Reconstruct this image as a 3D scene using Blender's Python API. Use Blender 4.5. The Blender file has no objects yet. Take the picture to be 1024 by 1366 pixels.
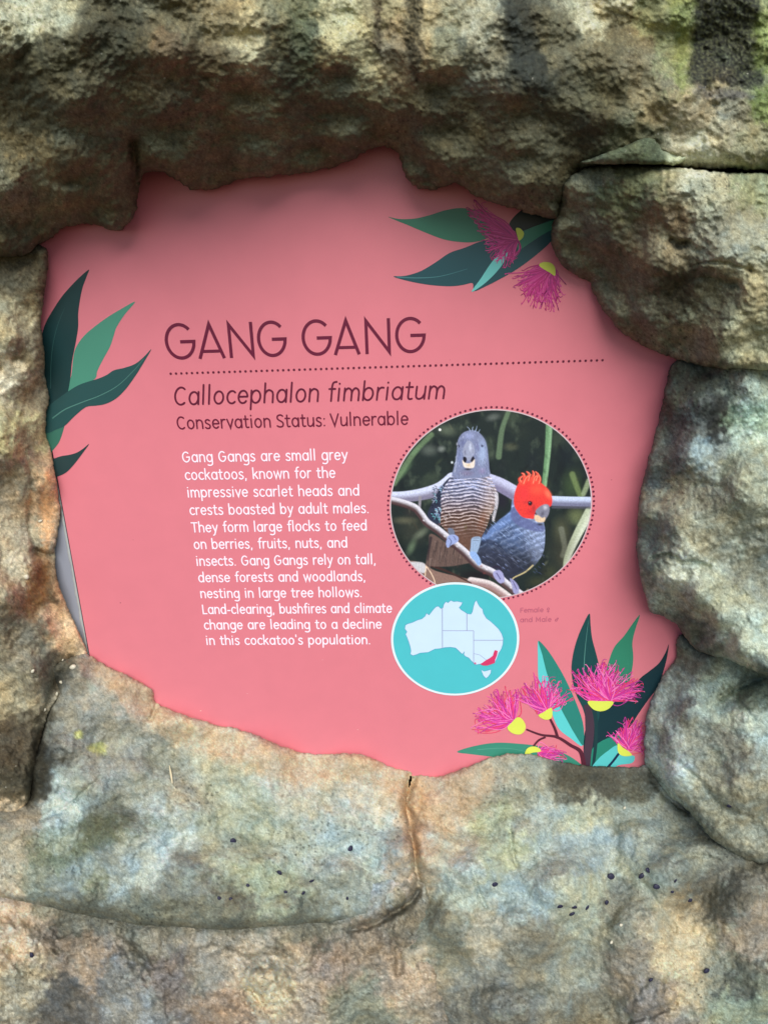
import bpy, math, random
import numpy as np
random.seed(5)
rng = np.random.default_rng(11)
S = bpy.context.scene
C = S.collection

# ------------------------------------------------------------------ camera
# Wall frame: X right along the sign, Z up the sign, Y into the wall. The sign face is y = 0.
F = 1050.0                                    # focal length in pixels of a 1024 x 1366 frame
Dv = np.array([0.0350, math.cos(math.radians(19.6)), math.sin(math.radians(19.6))]); Dv /= np.linalg.norm(Dv)
Rv = np.array([1.0, -0.020, -0.048]); Rv -= Dv * (Rv @ Dv); Rv /= np.linalg.norm(Rv)
Nv = np.cross(Rv, Dv)                         # into the wall, in camera axes (x right, y down, z forward)
M = np.stack([Rv, Nv, -Dv])                   # camera axes -> wall axes
CAM = -(M @ np.array([0, 0, 1.0]))            # sign point under the frame centre is the origin

def P(u, v, h=0.0):
    """point seen at photograph pixel (u, v) on the plane h metres in front of the sign"""
    u = np.asarray(u, float); v = np.asarray(v, float); h = np.asarray(h, float)
    d = np.stack([(u - 512) / F, (v - 683) / F, np.ones_like(u)], -1) @ M.T
    k = (-h - CAM[1]) / d[..., 1]
    return CAM + d * k[..., None]

cam = bpy.data.cameras.new("camera"); co = bpy.data.objects.new("camera", cam); C.objects.link(co)
cam.sensor_fit = 'VERTICAL'; cam.sensor_height = 24; cam.lens = 24 * F / 1366
cam.clip_start = 0.02; cam.clip_end = 100
from mathutils import Matrix
R3 = np.stack([M[:, 0], -M[:, 1], -M[:, 2]], 1)
mw = Matrix.Identity(4)
for i in range(3):
    for j in range(3): mw[i][j] = R3[i, j]
    mw[i][3] = CAM[i]
co.matrix_world = mw
S.camera = co

# ------------------------------------------------------------------ light
SUN_EL, SUN_AZ = 43, 8                       # degrees; azimuth from straight in front of the wall, towards the right
w = bpy.data.worlds.new("World"); S.world = w; w.use_nodes = True
nt = w.node_tree; nt.nodes.clear()
sky = nt.nodes.new('ShaderNodeTexSky'); sky.sky_type = 'NISHITA'; sky.sun_disc = False
sky.sun_elevation = math.radians(SUN_EL); sky.sun_rotation = math.radians(180 - SUN_AZ)
sky.air_density = 1.0; sky.dust_density = 1.0; sky.ozone_density = 1.0
bg = nt.nodes.new('ShaderNodeBackground'); bg.inputs[1].default_value = 0.065
ow = nt.nodes.new('ShaderNodeOutputWorld')
nt.links.new(sky.outputs[0], bg.inputs[0]); nt.links.new(bg.outputs[0], ow.inputs[0])
sl = bpy.data.lights.new("sun", 'SUN'); sl.energy = 2.0; sl.angle = math.radians(42); sl.color = (1.0, 0.97, 0.92)
so = bpy.data.objects.new("sun", sl); C.objects.link(so)
el, az = math.radians(SUN_EL), math.radians(SUN_AZ)
from mathutils import Vector
sd = Vector((math.sin(az) * math.cos(el), -math.cos(az) * math.cos(el), math.sin(el)))
so.rotation_euler = sd.to_track_quat('Z', 'Y').to_euler()
S.view_settings.view_transform = 'Standard'; S.view_settings.look = 'None'
S.view_settings.exposure = 0.80; S.view_settings.gamma = 1.0; S.view_settings.use_curve_mapping = False

# ------------------------------------------------------------------ helpers
def lin(c):
    c = np.asarray(c, float) / 255.0
    return np.where(c <= 0.04045, c / 12.92, ((c + 0.055) / 1.055) ** 2.4)

def mesh_np(name, V, faces, smooth=True, col=None):
    """mesh from a vertex array and an (n, k) face array (k = 3 or 4)"""
    me = bpy.data.meshes.new(name)
    V = np.ascontiguousarray(V, np.float32); faces = np.ascontiguousarray(faces, np.int32)
    n, k = faces.shape
    me.vertices.add(len(V)); me.vertices.foreach_set("co", V.ravel())
    me.loops.add(n * k); me.loops.foreach_set("vertex_index", faces.ravel())
    me.polygons.add(n); me.polygons.foreach_set("loop_start", np.arange(0, n * k, k, dtype=np.int32))
    me.polygons.foreach_set("loop_total", np.full(n, k, np.int32))
    me.polygons.foreach_set("use_smooth", np.full(n, smooth))
    if col is not None:
        a = me.color_attributes.new("tint", 'FLOAT_COLOR', 'POINT')
        cc = np.ones((len(V), 4), np.float32); cc[:, :3] = col; a.data.foreach_set("color", cc.ravel())
    me.update(calc_edges=True)
    return me

def link(name, me, mat, parent=None):
    o = bpy.data.objects.new(name, me); C.objects.link(o)
    if mat: me.materials.append(mat)
    if parent: o.parent = parent
    return o

def tag(o, label=None, cat=None, group=None, kind=None):
    if label: o['label'] = label
    if cat: o['category'] = cat
    if group: o['group'] = group
    if kind: o['kind'] = kind
    return o

def flat_mat(name, rgb, rough=0.42, spec=0.4):
    m = bpy.data.materials.new(name); m.use_nodes = True
    n = m.node_tree; b = n.nodes['Principled BSDF']
    c = lin(rgb)
    tc = n.nodes.new('ShaderNodeTexCoord'); nz = n.nodes.new('ShaderNodeTexNoise'); nz.inputs['Scale'].default_value = 34
    nz.inputs['Detail'].default_value = 5
    mp = n.nodes.new('ShaderNodeMapRange'); mp.inputs['To Min'].default_value = 0.955; mp.inputs['To Max'].default_value = 1.045
    mx = n.nodes.new('ShaderNodeVectorMath'); mx.operation = 'SCALE'; mx.inputs[0].default_value = tuple(c)
    n.links.new(tc.outputs['Object'], nz.inputs['Vector']); n.links.new(nz.outputs['Fac'], mp.inputs['Value'])
    n.links.new(mp.outputs[0], mx.inputs['Scale']); n.links.new(mx.outputs[0], b.inputs['Base Color'])
    b.inputs['Roughness'].default_value = rough
    b.inputs['Specular IOR Level'].default_value = spec
    return m

def rock_mat(name, scale=1.0, bump=1.0):
    m = bpy.data.materials.new(name); m.use_nodes = True
    n = m.node_tree; L = n.links; b = n.nodes['Principled BSDF']
    at = n.nodes.new('ShaderNodeAttribute'); at.attribute_name = 'tint'
    tc = n.nodes.new('ShaderNodeTexCoord')
    def noise(s, d=4, r=0.6):
        z = n.nodes.new('ShaderNodeTexNoise'); z.inputs['Scale'].default_value = s * scale
        z.inputs['Detail'].default_value = d; z.inputs['Roughness'].default_value = r
        L.new(tc.outputs['Object'], z.inputs['Vector']); return z
    def rng_(z, a, b_, lo, hi, out='Fac'):
        q = n.nodes.new('ShaderNodeMapRange'); q.inputs['From Min'].default_value = a; q.inputs['From Max'].default_value = b_
        q.inputs['To Min'].default_value = lo; q.inputs['To Max'].default_value = hi
        L.new(z.outputs[out], q.inputs['Value']); return q
    n1 = noise(90, 6, 0.65); n2 = noise(330, 4, 0.7); n3 = noise(38, 5, 0.6)
    q1 = rng_(n1, 0.3, 0.7, 0.84, 1.17); q2 = rng_(n2, 0.3, 0.7, 0.86, 1.15)
    mu = n.nodes.new('ShaderNodeMath'); mu.operation = 'MULTIPLY'; L.new(q1.outputs[0], mu.inputs[0]); L.new(q2.outputs[0], mu.inputs[1])
    sc = n.nodes.new('ShaderNodeVectorMath'); sc.operation = 'SCALE'
    L.new(at.outputs['Color'], sc.inputs[0]); L.new(mu.outputs[0], sc.inputs['Scale'])
    # warm / cool mineral mottling
    q3 = rng_(n3, 0.35, 0.65, 0, 1)
    mix = n.nodes.new('ShaderNodeMix'); mix.data_type = 'RGBA'; mix.blend_type = 'MIX'
    mix.inputs['A'].default_value = (1.10, 1.0, 0.86, 1); mix.inputs['B'].default_value = (0.92, 1.0, 1.08, 1)
    L.new(q3.outputs[0], mix.inputs['Factor'])
    mm = n.nodes.new('ShaderNodeMix'); mm.data_type = 'RGBA'; mm.blend_type = 'MULTIPLY'; mm.inputs['Factor'].default_value = 1
    L.new(sc.outputs[0], mm.inputs['A']); L.new(mix.outputs['Result'], mm.inputs['B'])
    # dark pits and pale grains
    v = n.nodes.new('ShaderNodeTexVoronoi'); v.inputs['Scale'].default_value = 170 * scale
    L.new(tc.outputs['Object'], v.inputs['Vector'])
    gr = rng_(v, 0.10, 0.20, 1, 0, 'Distance')
    sel = rng_(n1, 0.56, 0.64, 0, 0.55)
    g2 = n.nodes.new('ShaderNodeMath'); g2.operation = 'MULTIPLY'; L.new(gr.outputs[0], g2.inputs[0]); L.new(sel.outputs[0], g2.inputs[1])
    pale = n.nodes.new('ShaderNodeMix'); pale.data_type = 'RGBA'; pale.inputs['B'].default_value = (0.42, 0.41, 0.34, 1)
    L.new(g2.outputs[0], pale.inputs['Factor']); L.new(mm.outputs['Result'], pale.inputs['A'])
    L.new(pale.outputs['Result'], b.inputs['Base Color'])
    b.inputs['Roughness'].default_value = 0.82; b.inputs['Specular IOR Level'].default_value = 0.3
    b1 = n.nodes.new('ShaderNodeBump'); b1.inputs['Strength'].default_value = 0.30 * bump; b1.inputs['Distance'].default_value = 0.004
    b2 = n.nodes.new('ShaderNodeBump'); b2.inputs['Strength'].default_value = 0.22 * bump; b2.inputs['Distance'].default_value = 0.0015
    L.new(n1.outputs['Fac'], b1.inputs['Height']); L.new(n2.outputs['Fac'], b2.inputs['Height'])
    L.new(b1.outputs[0], b2.inputs['Normal']); L.new(b2.outputs[0], b.inputs['Normal'])
    return m

# ---- gradient noise on arrays
_perm = rng.permutation(512)
_ang = rng.random(512) * 2 * np.pi
_gx = np.cos(_ang).astype(np.float32); _gy = np.sin(_ang).astype(np.float32)
def perlin(x, y, seed=0):
    x = np.asarray(x, np.float32) + seed * 17.31; y = np.asarray(y, np.float32) + seed * 9.77
    xi = np.floor(x).astype(np.int32); yi = np.floor(y).astype(np.int32)
    fx = x - xi; fy = y - yi
    def g(ix, iy, dx, dy):
        k = _perm[(_perm[(ix + seed) & 511] + iy) & 511]
        return _gx[k] * dx + _gy[k] * dy
    ux = fx * fx * fx * (fx * (fx * 6 - 15) + 10); uy = fy * fy * fy * (fy * (fy * 6 - 15) + 10)
    a = g(xi, yi, fx, fy); b = g(xi + 1, yi, fx - 1, fy); c = g(xi, yi + 1, fx, fy - 1); d = g(xi + 1, yi + 1, fx - 1, fy - 1)
    return ((a + (b - a) * ux) * (1 - uy) + (c + (d - c) * ux) * uy) * 1.45
def fbm(x, y, o=4, seed=0, gain=0.5, lac=2.03):
    r = 0; a = 1.0; f = 1.0; t = 0
    for i in range(o):
        r = r + a * perlin(x * f, y * f, seed + i * 3); t += a; a *= gain; f *= lac
        x, y = 0.80 * x - 0.60 * y, 0.60 * x + 0.80 * y
    return r / t
def ridge(x, y, o=3, seed=0):
    r = 0; a = 1.0; f = 1.0; t = 0
    for i in range(o):
        r = r + a * (1 - 2 * np.abs(perlin(x * f, y * f, seed + i * 5))); t += a; a *= 0.5; f *= 2.1
        x, y = 0.80 * x - 0.60 * y, 0.60 * x + 0.80 * y
    return r / t
def cells(x, y, seed=0):
    """distance to nearest jittered cell point (for lumpy, knobbly stone)"""
    xi = np.floor(x).astype(np.int32); yi = np.floor(y).astype(np.int32)
    best = np.full(np.shape(x), 9.0, np.float32)
    for dx in (-1, 0, 1):
        for dy in (-1, 0, 1):
            k = _perm[(_perm[(xi + dx + seed) & 511] + yi + dy) & 511]
            px = xi + dx + 0.5 + 0.45 * _gx[k]; py = yi + dy + 0.5 + 0.45 * _gy[k]
            best = np.minimum(best, (x - px) ** 2 + (y - py) ** 2)
    return np.sqrt(best)
def facets(x, y, seed=0, k=9.0):
    """smooth upper envelope of randomly tilted planes: chiselled, faceted stone"""
    xi = np.floor(x).astype(np.int32); yi = np.floor(y).astype(np.int32); acc = np.zeros(np.shape(x))
    for dx in (-1, 0, 1):
        for dy in (-1, 0, 1):
            q = _perm[(_perm[(xi + dx + seed) & 511] + yi + dy) & 511]
            px = xi + dx + 0.5 + 0.4 * _gx[q]; py = yi + dy + 0.5 + 0.4 * _gy[q]
            g1 = _gx[(q * 7 + 3) & 511]; g2 = _gy[(q * 5 + 1) & 511]
            d2 = (x - px) ** 2 + (y - py) ** 2
            acc += np.exp(k * (0.55 * (g1 * (x - px) + g2 * (y - py)) - 0.75 * d2 + .25 * _gx[(q * 3) & 511]))
    return np.log(acc + 1e-9) / k
def sstep(a, b, x):
    t = np.clip((x - a) / (b - a), 0, 1); return t * t * (3 - 2 * t)

def catmull(pts, closed=False, n=6):
    p = np.asarray(pts, float); N = len(p); out = []
    rngi = range(N) if closed else range(N - 1)
    for i in rngi:
        if closed: a, b, c, d = p[(i - 1) % N], p[i], p[(i + 1) % N], p[(i + 2) % N]
        else: a, b, c, d = p[max(i - 1, 0)], p[i], p[i + 1], p[min(i + 2, N - 1)]
        for t in np.arange(n) / n:
            out.append(0.5 * ((2 * b) + (-a + c) * t + (2 * a - 5 * b + 4 * c - d) * t * t + (-a + 3 * b - 3 * c + d) * t ** 3))
    if not closed: out.append(p[-1])
    return np.array(out)

def sdist(poly, U, V):
    """signed distance (positive inside) from grid points to a closed polygon"""
    best = np.full(U.shape, 1e9, np.float32); ins = np.zeros(U.shape, bool)
    N = len(poly)
    for i in range(N):
        x0, y0 = poly[i]; x1, y1 = poly[(i + 1) % N]
        ex, ey = x1 - x0, y1 - y0; l2 = ex * ex + ey * ey + 1e-9
        t = np.clip(((U - x0) * ex + (V - y0) * ey) / l2, 0, 1)
        best = np.minimum(best, (U - x0 - t * ex) ** 2 + (V - y0 - t * ey) ** 2)
        if y0 != y1:
            c = ((y0 > V) != (y1 > V)) & (U < (x1 - x0) * (V - y0) / (y1 - y0) + x0)
            ins ^= c
    d = np.sqrt(best)
    return np.where(ins, d, -d)

# ------------------------------------------------------------------ stone colours (dry, mostly unshaded; light painted into upturned corner, shade into undercut)
SAMPLES = """
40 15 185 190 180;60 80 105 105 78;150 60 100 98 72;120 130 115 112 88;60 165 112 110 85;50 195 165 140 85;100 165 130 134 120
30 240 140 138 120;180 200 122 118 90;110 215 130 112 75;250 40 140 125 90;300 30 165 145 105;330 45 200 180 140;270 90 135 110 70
290 120 140 120 85;240 60 150 112 75;230 20 130 125 100;390 40 105 118 100;400 90 95 105 88;375 10 150 150 125;460 30 200 195 150;470 70 185 178 135
440 110 120 120 95;500 20 170 160 125;530 60 165 140 115;565 30 200 172 125;600 50 145 150 130;640 40 170 173 172;650 90 140 145 147
690 40 90 96 94;705 80 80 88 88;740 60 130 130 115;660 150 125 120 95;600 150 120 115 90;620 200 126 120 92;350 170 128 126 100
450 170 122 120 95;300 200 124 120 92;720 220 122 118 92;800 10 200 195 175;820 60 145 128 85;840 85 155 138 105;800 130 115 115 85
870 120 165 148 112;880 20 152 168 110;905 60 150 172 100;908 100 152 162 105;1018 60 150 178 110;1012 130 140 162 95
930 150 185 160 135;960 170 175 160 140;985 140 140 145 150;940 205 205 200 188;1000 200 165 160 125;840 200 108 115 80;775 180 100 96 70
800 240 130 140 130;840 250 118 132 75;820 260 105 118 58;950 260 168 168 152;1000 240 150 168 120;790 310 115 115 100;880 300 155 122 90
880 330 158 132 95;960 310 150 148 140;975 325 155 165 168;1005 370 178 168 135;900 390 100 85 50;850 380 120 115 95;950 400 130 125 100
830 420 125 120 105;1000 440 168 162 125;920 440 140 145 125;910 520 88 96 80;930 560 105 110 115;935 600 140 152 160;890 600 112 116 112
948 562 62 64 68;998 560 168 192 170;1000 640 165 160 120;900 660 168 148 105;880 640 110 118 120;950 700 165 148 105;860 740 112 124 118
900 770 190 185 158;960 800 172 168 130;1000 760 150 150 135;880 810 150 150 135;1000 850 175 182 155;920 860 115 112 95
900 930 140 146 142;960 930 168 180 158;1000 920 108 125 98;1000 970 162 180 175;890 990 142 148 155;940 1000 150 145 125
980 1000 145 135 118;900 1030 168 174 170;1000 1080 168 152 115;950 1090 150 145 120;600 1060 210 172 140;640 1040 185 168 140
720 1050 172 167 140;790 1050 112 106 92;760 1035 118 112 98;780 1085 195 195 155;830 1090 158 165 150;600 1130 200 182 150;660 1120 178 190 140;730 1100 160 178 178
800 1130 160 182 198;700 1190 155 182 196;840 1150 170 182 160;620 1180 165 188 185;900 1130 150 160 150;780 1200 182 188 155;820 1210 150 145 125
960 1200 130 120 105;130 900 190 165 140;180 930 210 165 132;230 950 220 180 138;300 990 220 182 142;380 1020 214 182 150;430 1030 226 186 150
490 1030 220 182 150;120 960 160 155 148;170 1000 165 160 152;220 1030 165 165 150;290 1030 192 182 138;330 1060 175 186 160;420 1060 192 182 155
450 1110 162 190 222;500 1130 160 196 228;380 1130 170 182 165;300 1130 165 175 148;82 1094 165 198 232;130 1112 122 128 106;180 1150 168 188 205
205 1132 175 198 222;100 1160 128 152 115;60 1180 150 160 140;250 1170 136 144 142;360 1170 165 178 128;460 1190 150 168 170;300 1215 136 136 112
420 1222 138 138 112;200 1220 134 140 120;100 1215 132 134 112;30 360 110 100 68;20 440 150 145 112;45 470 125 115 88;15 500 178 168 152;40 530 140 125 100;30 570 152 154 92
30 640 145 130 110;65 660 188 135 90;70 640 190 150 112;40 720 152 142 122;20 760 158 148 132;60 790 122 92 50;90 835 195 152 100;75 805 200 150 95
40 850 130 120 105;60 890 112 108 98;10 920 140 130 100;10 990 88 72 46;30 1040 88 78 52;30 1100 178 150 125;10 1130 198 168 130
10 1230 235 182 138;25 1255 222 178 130;30 1300 200 178 118;80 1270 172 140 108;120 1290 195 152 102;150 1310 140 146 158;180 1340 150 158 170
90 1330 118 114 110;200 1260 162 152 125;220 1300 152 132 128;280 1280 172 156 130;340 1310 230 192 142;370 1320 232 198 142;320 1340 205 150 96
400 1330 195 168 135;440 1290 188 150 122;480 1340 150 162 128;500 1270 168 140 108;555 1240 150 135 98;540 1290 208 166 118;600 1250 150 145 115
640 1250 188 168 140;700 1270 155 145 125;760 1300 160 158 140;660 1340 140 135 130;850 1300 168 140 118;900 1260 212 178 128;910 1300 220 182 128
950 1290 150 145 115;870 1330 162 140 148;980 1310 118 122 110;990 1345 150 170 130;1000 1250 178 146 125;800 1350 150 130 92;560 1080 225 165 105;553 1130 228 165 100
"""
smp = np.array([[float(a) for a in q.split()] for q in SAMPLES.replace('\n', ';').split(';') if q.strip()])
GS = 4
gu, gv = np.meshgrid(np.arange(-60, 1090, GS, dtype=np.float32), np.arange(-60, 1430, GS, dtype=np.float32))
wsum = np.zeros(gu.shape); csum = np.zeros(gu.shape + (3,)); lc = lin(smp[:, 2:5])
for k in range(len(smp)):
    d2 = (gu - smp[k, 0]) ** 2 + (gv - smp[k, 1]) ** 2
    ww = 1.0 / (d2 + 60.0) ** 3.0
    wsum += ww; csum += ww[..., None] * lc[k]
FIELD = csum / wsum[..., None]
_g = FIELD @ np.array([.3, .55, .15]); FIELD[..., 2] = np.minimum(FIELD[..., 2], FIELD[..., 1] * 1.04)
FIELD = (_g[..., None] * np.array([.985, 1.0, .93]) + 0.36 * (FIELD - _g[..., None])) * ((_g / .30) ** .35)[..., None]
def field(u, v):
    x = np.clip((u + 60) / GS, 0, FIELD.shape[1] - 1.001); y = np.clip((v + 60) / GS, 0, FIELD.shape[0] - 1.001)
    xi = x.astype(int); yi = y.astype(int); fx = (x - xi)[..., None]; fy = (y - yi)[..., None]
    return (FIELD[yi, xi] * (1 - fx) + FIELD[yi, xi + 1] * fx) * (1 - fy) + (FIELD[yi + 1, xi] * (1 - fx) + FIELD[yi + 1, xi + 1] * fx) * fy

# stains, lichen and moss with a shape of their own: outline, colour, strength, softness
PATCHES = [
 ([(928,-60),(1008,-60),(1012,60),(1018,112),(985,116),(958,112),(935,118),(918,108),(922,60),(926,25)], (34,36,42), 0.95, 5),
 ([(890,-20),(925,-10),(922,40),(916,90),(914,120),(900,110),(898,60)], (140,156,98), 0.68, 8),
 ([(1010,20),(1060,20),(1060,90),(1012,95),(1005,60)], (140,160,100), 0.7, 8),
 ([(1000,125),(1060,115),(1060,170),(1010,165)], (122,145,82), 0.7, 8),
 ([(542,-60),(560,-60),(562,30),(556,70),(560,110),(546,90),(540,40)], (48,46,36), 0.9, 5),
 ([(498,-60),(508,-60),(510,40),(506,75),(499,50)], (62,50,42), 0.85, 4),
 ([(672,-60),(700,-60),(710,40),(725,80),(735,120),(705,130),(690,90),(675,40)], (52,58,60), 0.8, 9),
 ([(612,50),(632,60),(630,95),(612,80)], (58,66,66), 0.75, 6),
 ([(800,15),(848,18),(846,26),(803,25)], (92,82,48), 0.8, 5),
 ([(932,118),(1000,122),(998,132),(940,130)], (98,100,118), 0.7, 4),
 ([(380,-60),(425,-60),(428,40),(405,110),(392,60),(378,20)], (98,112,95), 0.5, 12),
 ([(60,1088),(92,1083),(98,1092),(70,1102)], (176,188,196), 0.8, 4),
 ([(80,1165),(110,1140),(160,1130),(225,1100),(228,1125),(200,1160),(120,1172),(100,1200),(60,1192)], (168,180,184), 0.7, 10),
 ([(435,1095),(520,1100),(545,1135),(530,1150),(440,1130),(425,1110)], (160,172,178), 0.5, 14),
 ([(640,1180),(720,1170),(735,1210),(690,1222),(650,1205)], (156,174,184), 0.5, 12),
 ([(745,1110),(850,1112),(840,1150),(760,1152)], (162,176,186), 0.5, 14),
 ([(40,1112),(150,1085),(210,1090),(225,1100),(150,1130),(110,1140),(60,1160),(38,1150)], (96,104,80), 0.65, 9),
 ([(120,993),(140,990),(142,1003),(125,1003)], (215,212,120), 0.7, 4), ([(103,976),(112,976),(112,984),(104,984)], (212,210,110), 0.7, 3),
 ([(985,540),(1060,535),(1060,575),(1000,572),(966,565),(970,552)], (170,198,176), 0.6, 8),
 ([(925,585),(945,585),(948,618),(930,632),(924,610)], (160,180,190), 0.6, 7),
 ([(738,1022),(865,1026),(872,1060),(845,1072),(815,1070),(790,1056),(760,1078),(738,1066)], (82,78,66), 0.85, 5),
 ([(536,1040),(572,1040),(566,1090),(562,1140),(552,1150),(546,1110),(534,1080)], (206,150,98), 0.45, 8),
 ([(118,872),(150,890),(205,922),(210,938),(300,968),(380,992),(430,1004),(490,1006),(545,1030),(600,1030),(640,1016),(660,1030),(640,1075),(600,1110),(575,1100),(545,1070),(500,1048),(420,1046),(340,1030),(260,1000),(200,965),(140,915)], (212,170,132), 0.5, 9),
 ([(325,1318),(345,1300),(385,1300),(398,1330),(370,1366),(350,1350)], (222,196,152), 0.5, 8),
 ([(880,1205),(930,1200),(945,1260),(935,1330),(890,1345),(872,1290)], (205,178,135), 0.35, 14),
 ([(-60,1222),(30,1222),(38,1260),(28,1290),(-60,1300)], (214,180,140), 0.4, 9),
 ([(60,630),(72,632),(74,680),(70,720),(58,730),(56,680)], (200,145,95), 0.5, 6),
 ([(42,740),(66,735),(64,790),(45,830),(34,815)], (112,80,42), 0.65, 6),
]

def stone_colour(U, V, X, Z, seed, film=.35, pore=.38, grain=.8, mott=.42):
    wx = 15 * fbm(U / 42, V / 42, 5, seed + 1, .65) + 4 * perlin(U / 9, V / 9, seed + 3)
    wy = 15 * fbm(U / 42, V / 42, 5, seed + 2, .65) + 4 * perlin(U / 9, V / 9, seed + 4)
    c = field(U + wx * 2.4, V + wy * 2.4)
    n1 = fbm(X * 30, Z * 30, 4, seed + 7, 0.62); n2 = fbm(X * 150 + 1.5 * n1, Z * 110, 4, seed + 8, 0.8); n3 = fbm(X * 12, Z * 9, 4, seed + 9)
    n4 = perlin(X * 420, Z * 420, seed + 18)
    g = np.exp(mott * n1 + grain * n2 + 0.6 * mott * n3 + 0.14 * n4) * np.exp(0.13 * rng.standard_normal(n4.shape))
    c = c * g[..., None]
    hue = fbm(X * 26, Z * 24, 4, seed + 12)[..., None]
    c = c * (1 + hue * np.array([0.07, 0.01, -0.10]))
    # thin lichen film in cool grey, blotchy
    l = sstep(0.12, 0.42, fbm(X * 20, Z * 20, 5, seed + 15, 0.7) + .12 * n2)[..., None] * film
    c = c * (1 - l) + lin((168, 176, 164)) * l * (c.mean(-1, keepdims=True) / 0.25).clip(0.35, 1.2)
    # dark pores and soot-like specks
    p = sstep(0.30, 0.52, fbm(X * 95, Z * 95, 3, seed + 21, .6))[..., None] * 0.32
    c = c * (1 - p)
    p = sstep(0.16, 0.40, fbm(X * 28, Z * 34, 5, seed + 24, .72))[..., None] * pore
    c = c * (1 - p * np.array([.9, .95, 1.05]))
    for poly, rgb, st, soft in PATCHES:
        p = catmull(poly, True, 4)
        x0, y0 = p.min(0) - 30; x1, y1 = p.max(0) + 30
        sel = (U > x0) & (U < x1) & (V > y0) & (V < y1)
        if not sel.any(): continue
        d = sdist(p, U[sel] + wx[sel] * 0.55, V[sel] + wy[sel] * 0.55)
        m = sstep(-soft, soft, d + soft * 1.3 * fbm(U[sel] / 7, V[sel] / 7, 3, 40)) * st
        m = (m * (0.88 + 0.35 * perlin(U[sel] / 4, V[sel] / 4, 50)).clip(0, 1))[:, None]
        c[sel] = c[sel] * (1 - m) + lin(rgb) * (g[sel] ** .8)[:, None] * m
    # scattered tiny dark pits, denser in some areas
    pit = cells(X * 105, Z * 105, seed + 5); dens = sstep(-.05, .45, fbm(X * 9, Z * 9, 3, seed + 27))
    kk = (sstep(.17, .10, pit + .05 * n1) * dens * .62)[..., None]
    c = c * (1 - kk)
    return np.clip(c, 0.008, 0.72)

# ------------------------------------------------------------------ boulders
def axis(lo, hi, a, b, step):
    core = list(np.arange(max(lo, a), min(hi, b) + step, step)); L = []; R = []
    x = core[0]; s = step
    while x > lo: s *= 1.18; x -= s; L.append(x)
    x = core[-1]; s = step
    while x < hi: s *= 1.18; x += s; R.append(x)
    return np.array(L[::-1] + core + R, np.float32)

CRACKS = [ ([(557,1190),(546,1204),(525,1218),(500,1232),(470,1240)], 5, 0.020),  # polyline, half width px, depth m
 ([(549,1036),(543,1060),(541,1075),(549,1095),(548,1112),(553,1130),(554,1150),(557,1170),(556,1195)], 5.5, 0.011),
 ([(134,1036),(122,1048),(108,1060),(100,1068)], 2.2, 0.006), ([(100,1068),(80,1082),(50,1096)], 2.5, 0.004),
 ([(868,746),(885,741),(900,744),(908,751),(925,750),(945,757)], 3, 0.010),
 
 ([(872,1040),(890,1060),(915,1082)], 6, 0.02), ([(890,1010),(930,1040),(960,1075),(1000,1090)], 4, 0.005),
 ([(895,322),(905,328),(915,325)], 4, 0.012), ([(890,395),(915,375),(945,370),(985,382)], 5, 0.008),
 ([(930,352),(960,350),(1000,360)], 2.6, 0.006),
 ([(960,905),(985,935),(1005,960)], 4, 0.006), ([(1024,900),(990,915),(960,930)], 4, 0.008),
 ([(630,1160),(640,1195),(648,1210)], 3, 0.005), ([(680,1110),(684,1140),(690,1155)], 3, 0.005),
 ([(330,1340),(322,1325),(332,1318),(345,1330)], 3, 0.010), ([(840,1362),(870,1352),(900,1340)], 5, 0.008),
 ([(185,270),(183,250),(180,215),(178,190)], 6, 0.025), ([(730,1010),(740,1022)], 4, 0.004),
 ([(205,925),(209,935),(206,950),(200,960)], 3, 0.006), ([(900,1150),(930,1140),(960,1150)], 3, 0.004),
 ([(96,880),(80,905),(68,930),(55,965),(50,1000)], 6, 0.012),
 ([(30,600),(45,640),(40,700),(52,740)], 5, 0.006), ([(45,735),(62,740),(78,742)], 4, 0.010),
 ([(520,1215),(522,1250),(532,1275),(530,1300)], 5, 0.008),
 ([(860,1180),(880,1210),(900,1240)], 3.5, 0.004),
]
CR = [(catmull(p, False, 3), w_, d_) for p, w_, d_ in CRACKS]

def polyline_d(p, U, V):
    best = np.full(U.shape, 1e9, np.float32)
    for i in range(len(p) - 1):
        x0, y0 = p[i]; ex, ey = p[i + 1] - p[i]; l2 = ex * ex + ey * ey + 1e-9
        t = np.clip(((U - x0) * ex + (V - y0) * ey) / l2, 0, 1)
        best = np.minimum(best, (U - x0 - t * ex) ** 2 + (V - y0 - t * ey) ** 2)
    return np.sqrt(best)

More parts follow.
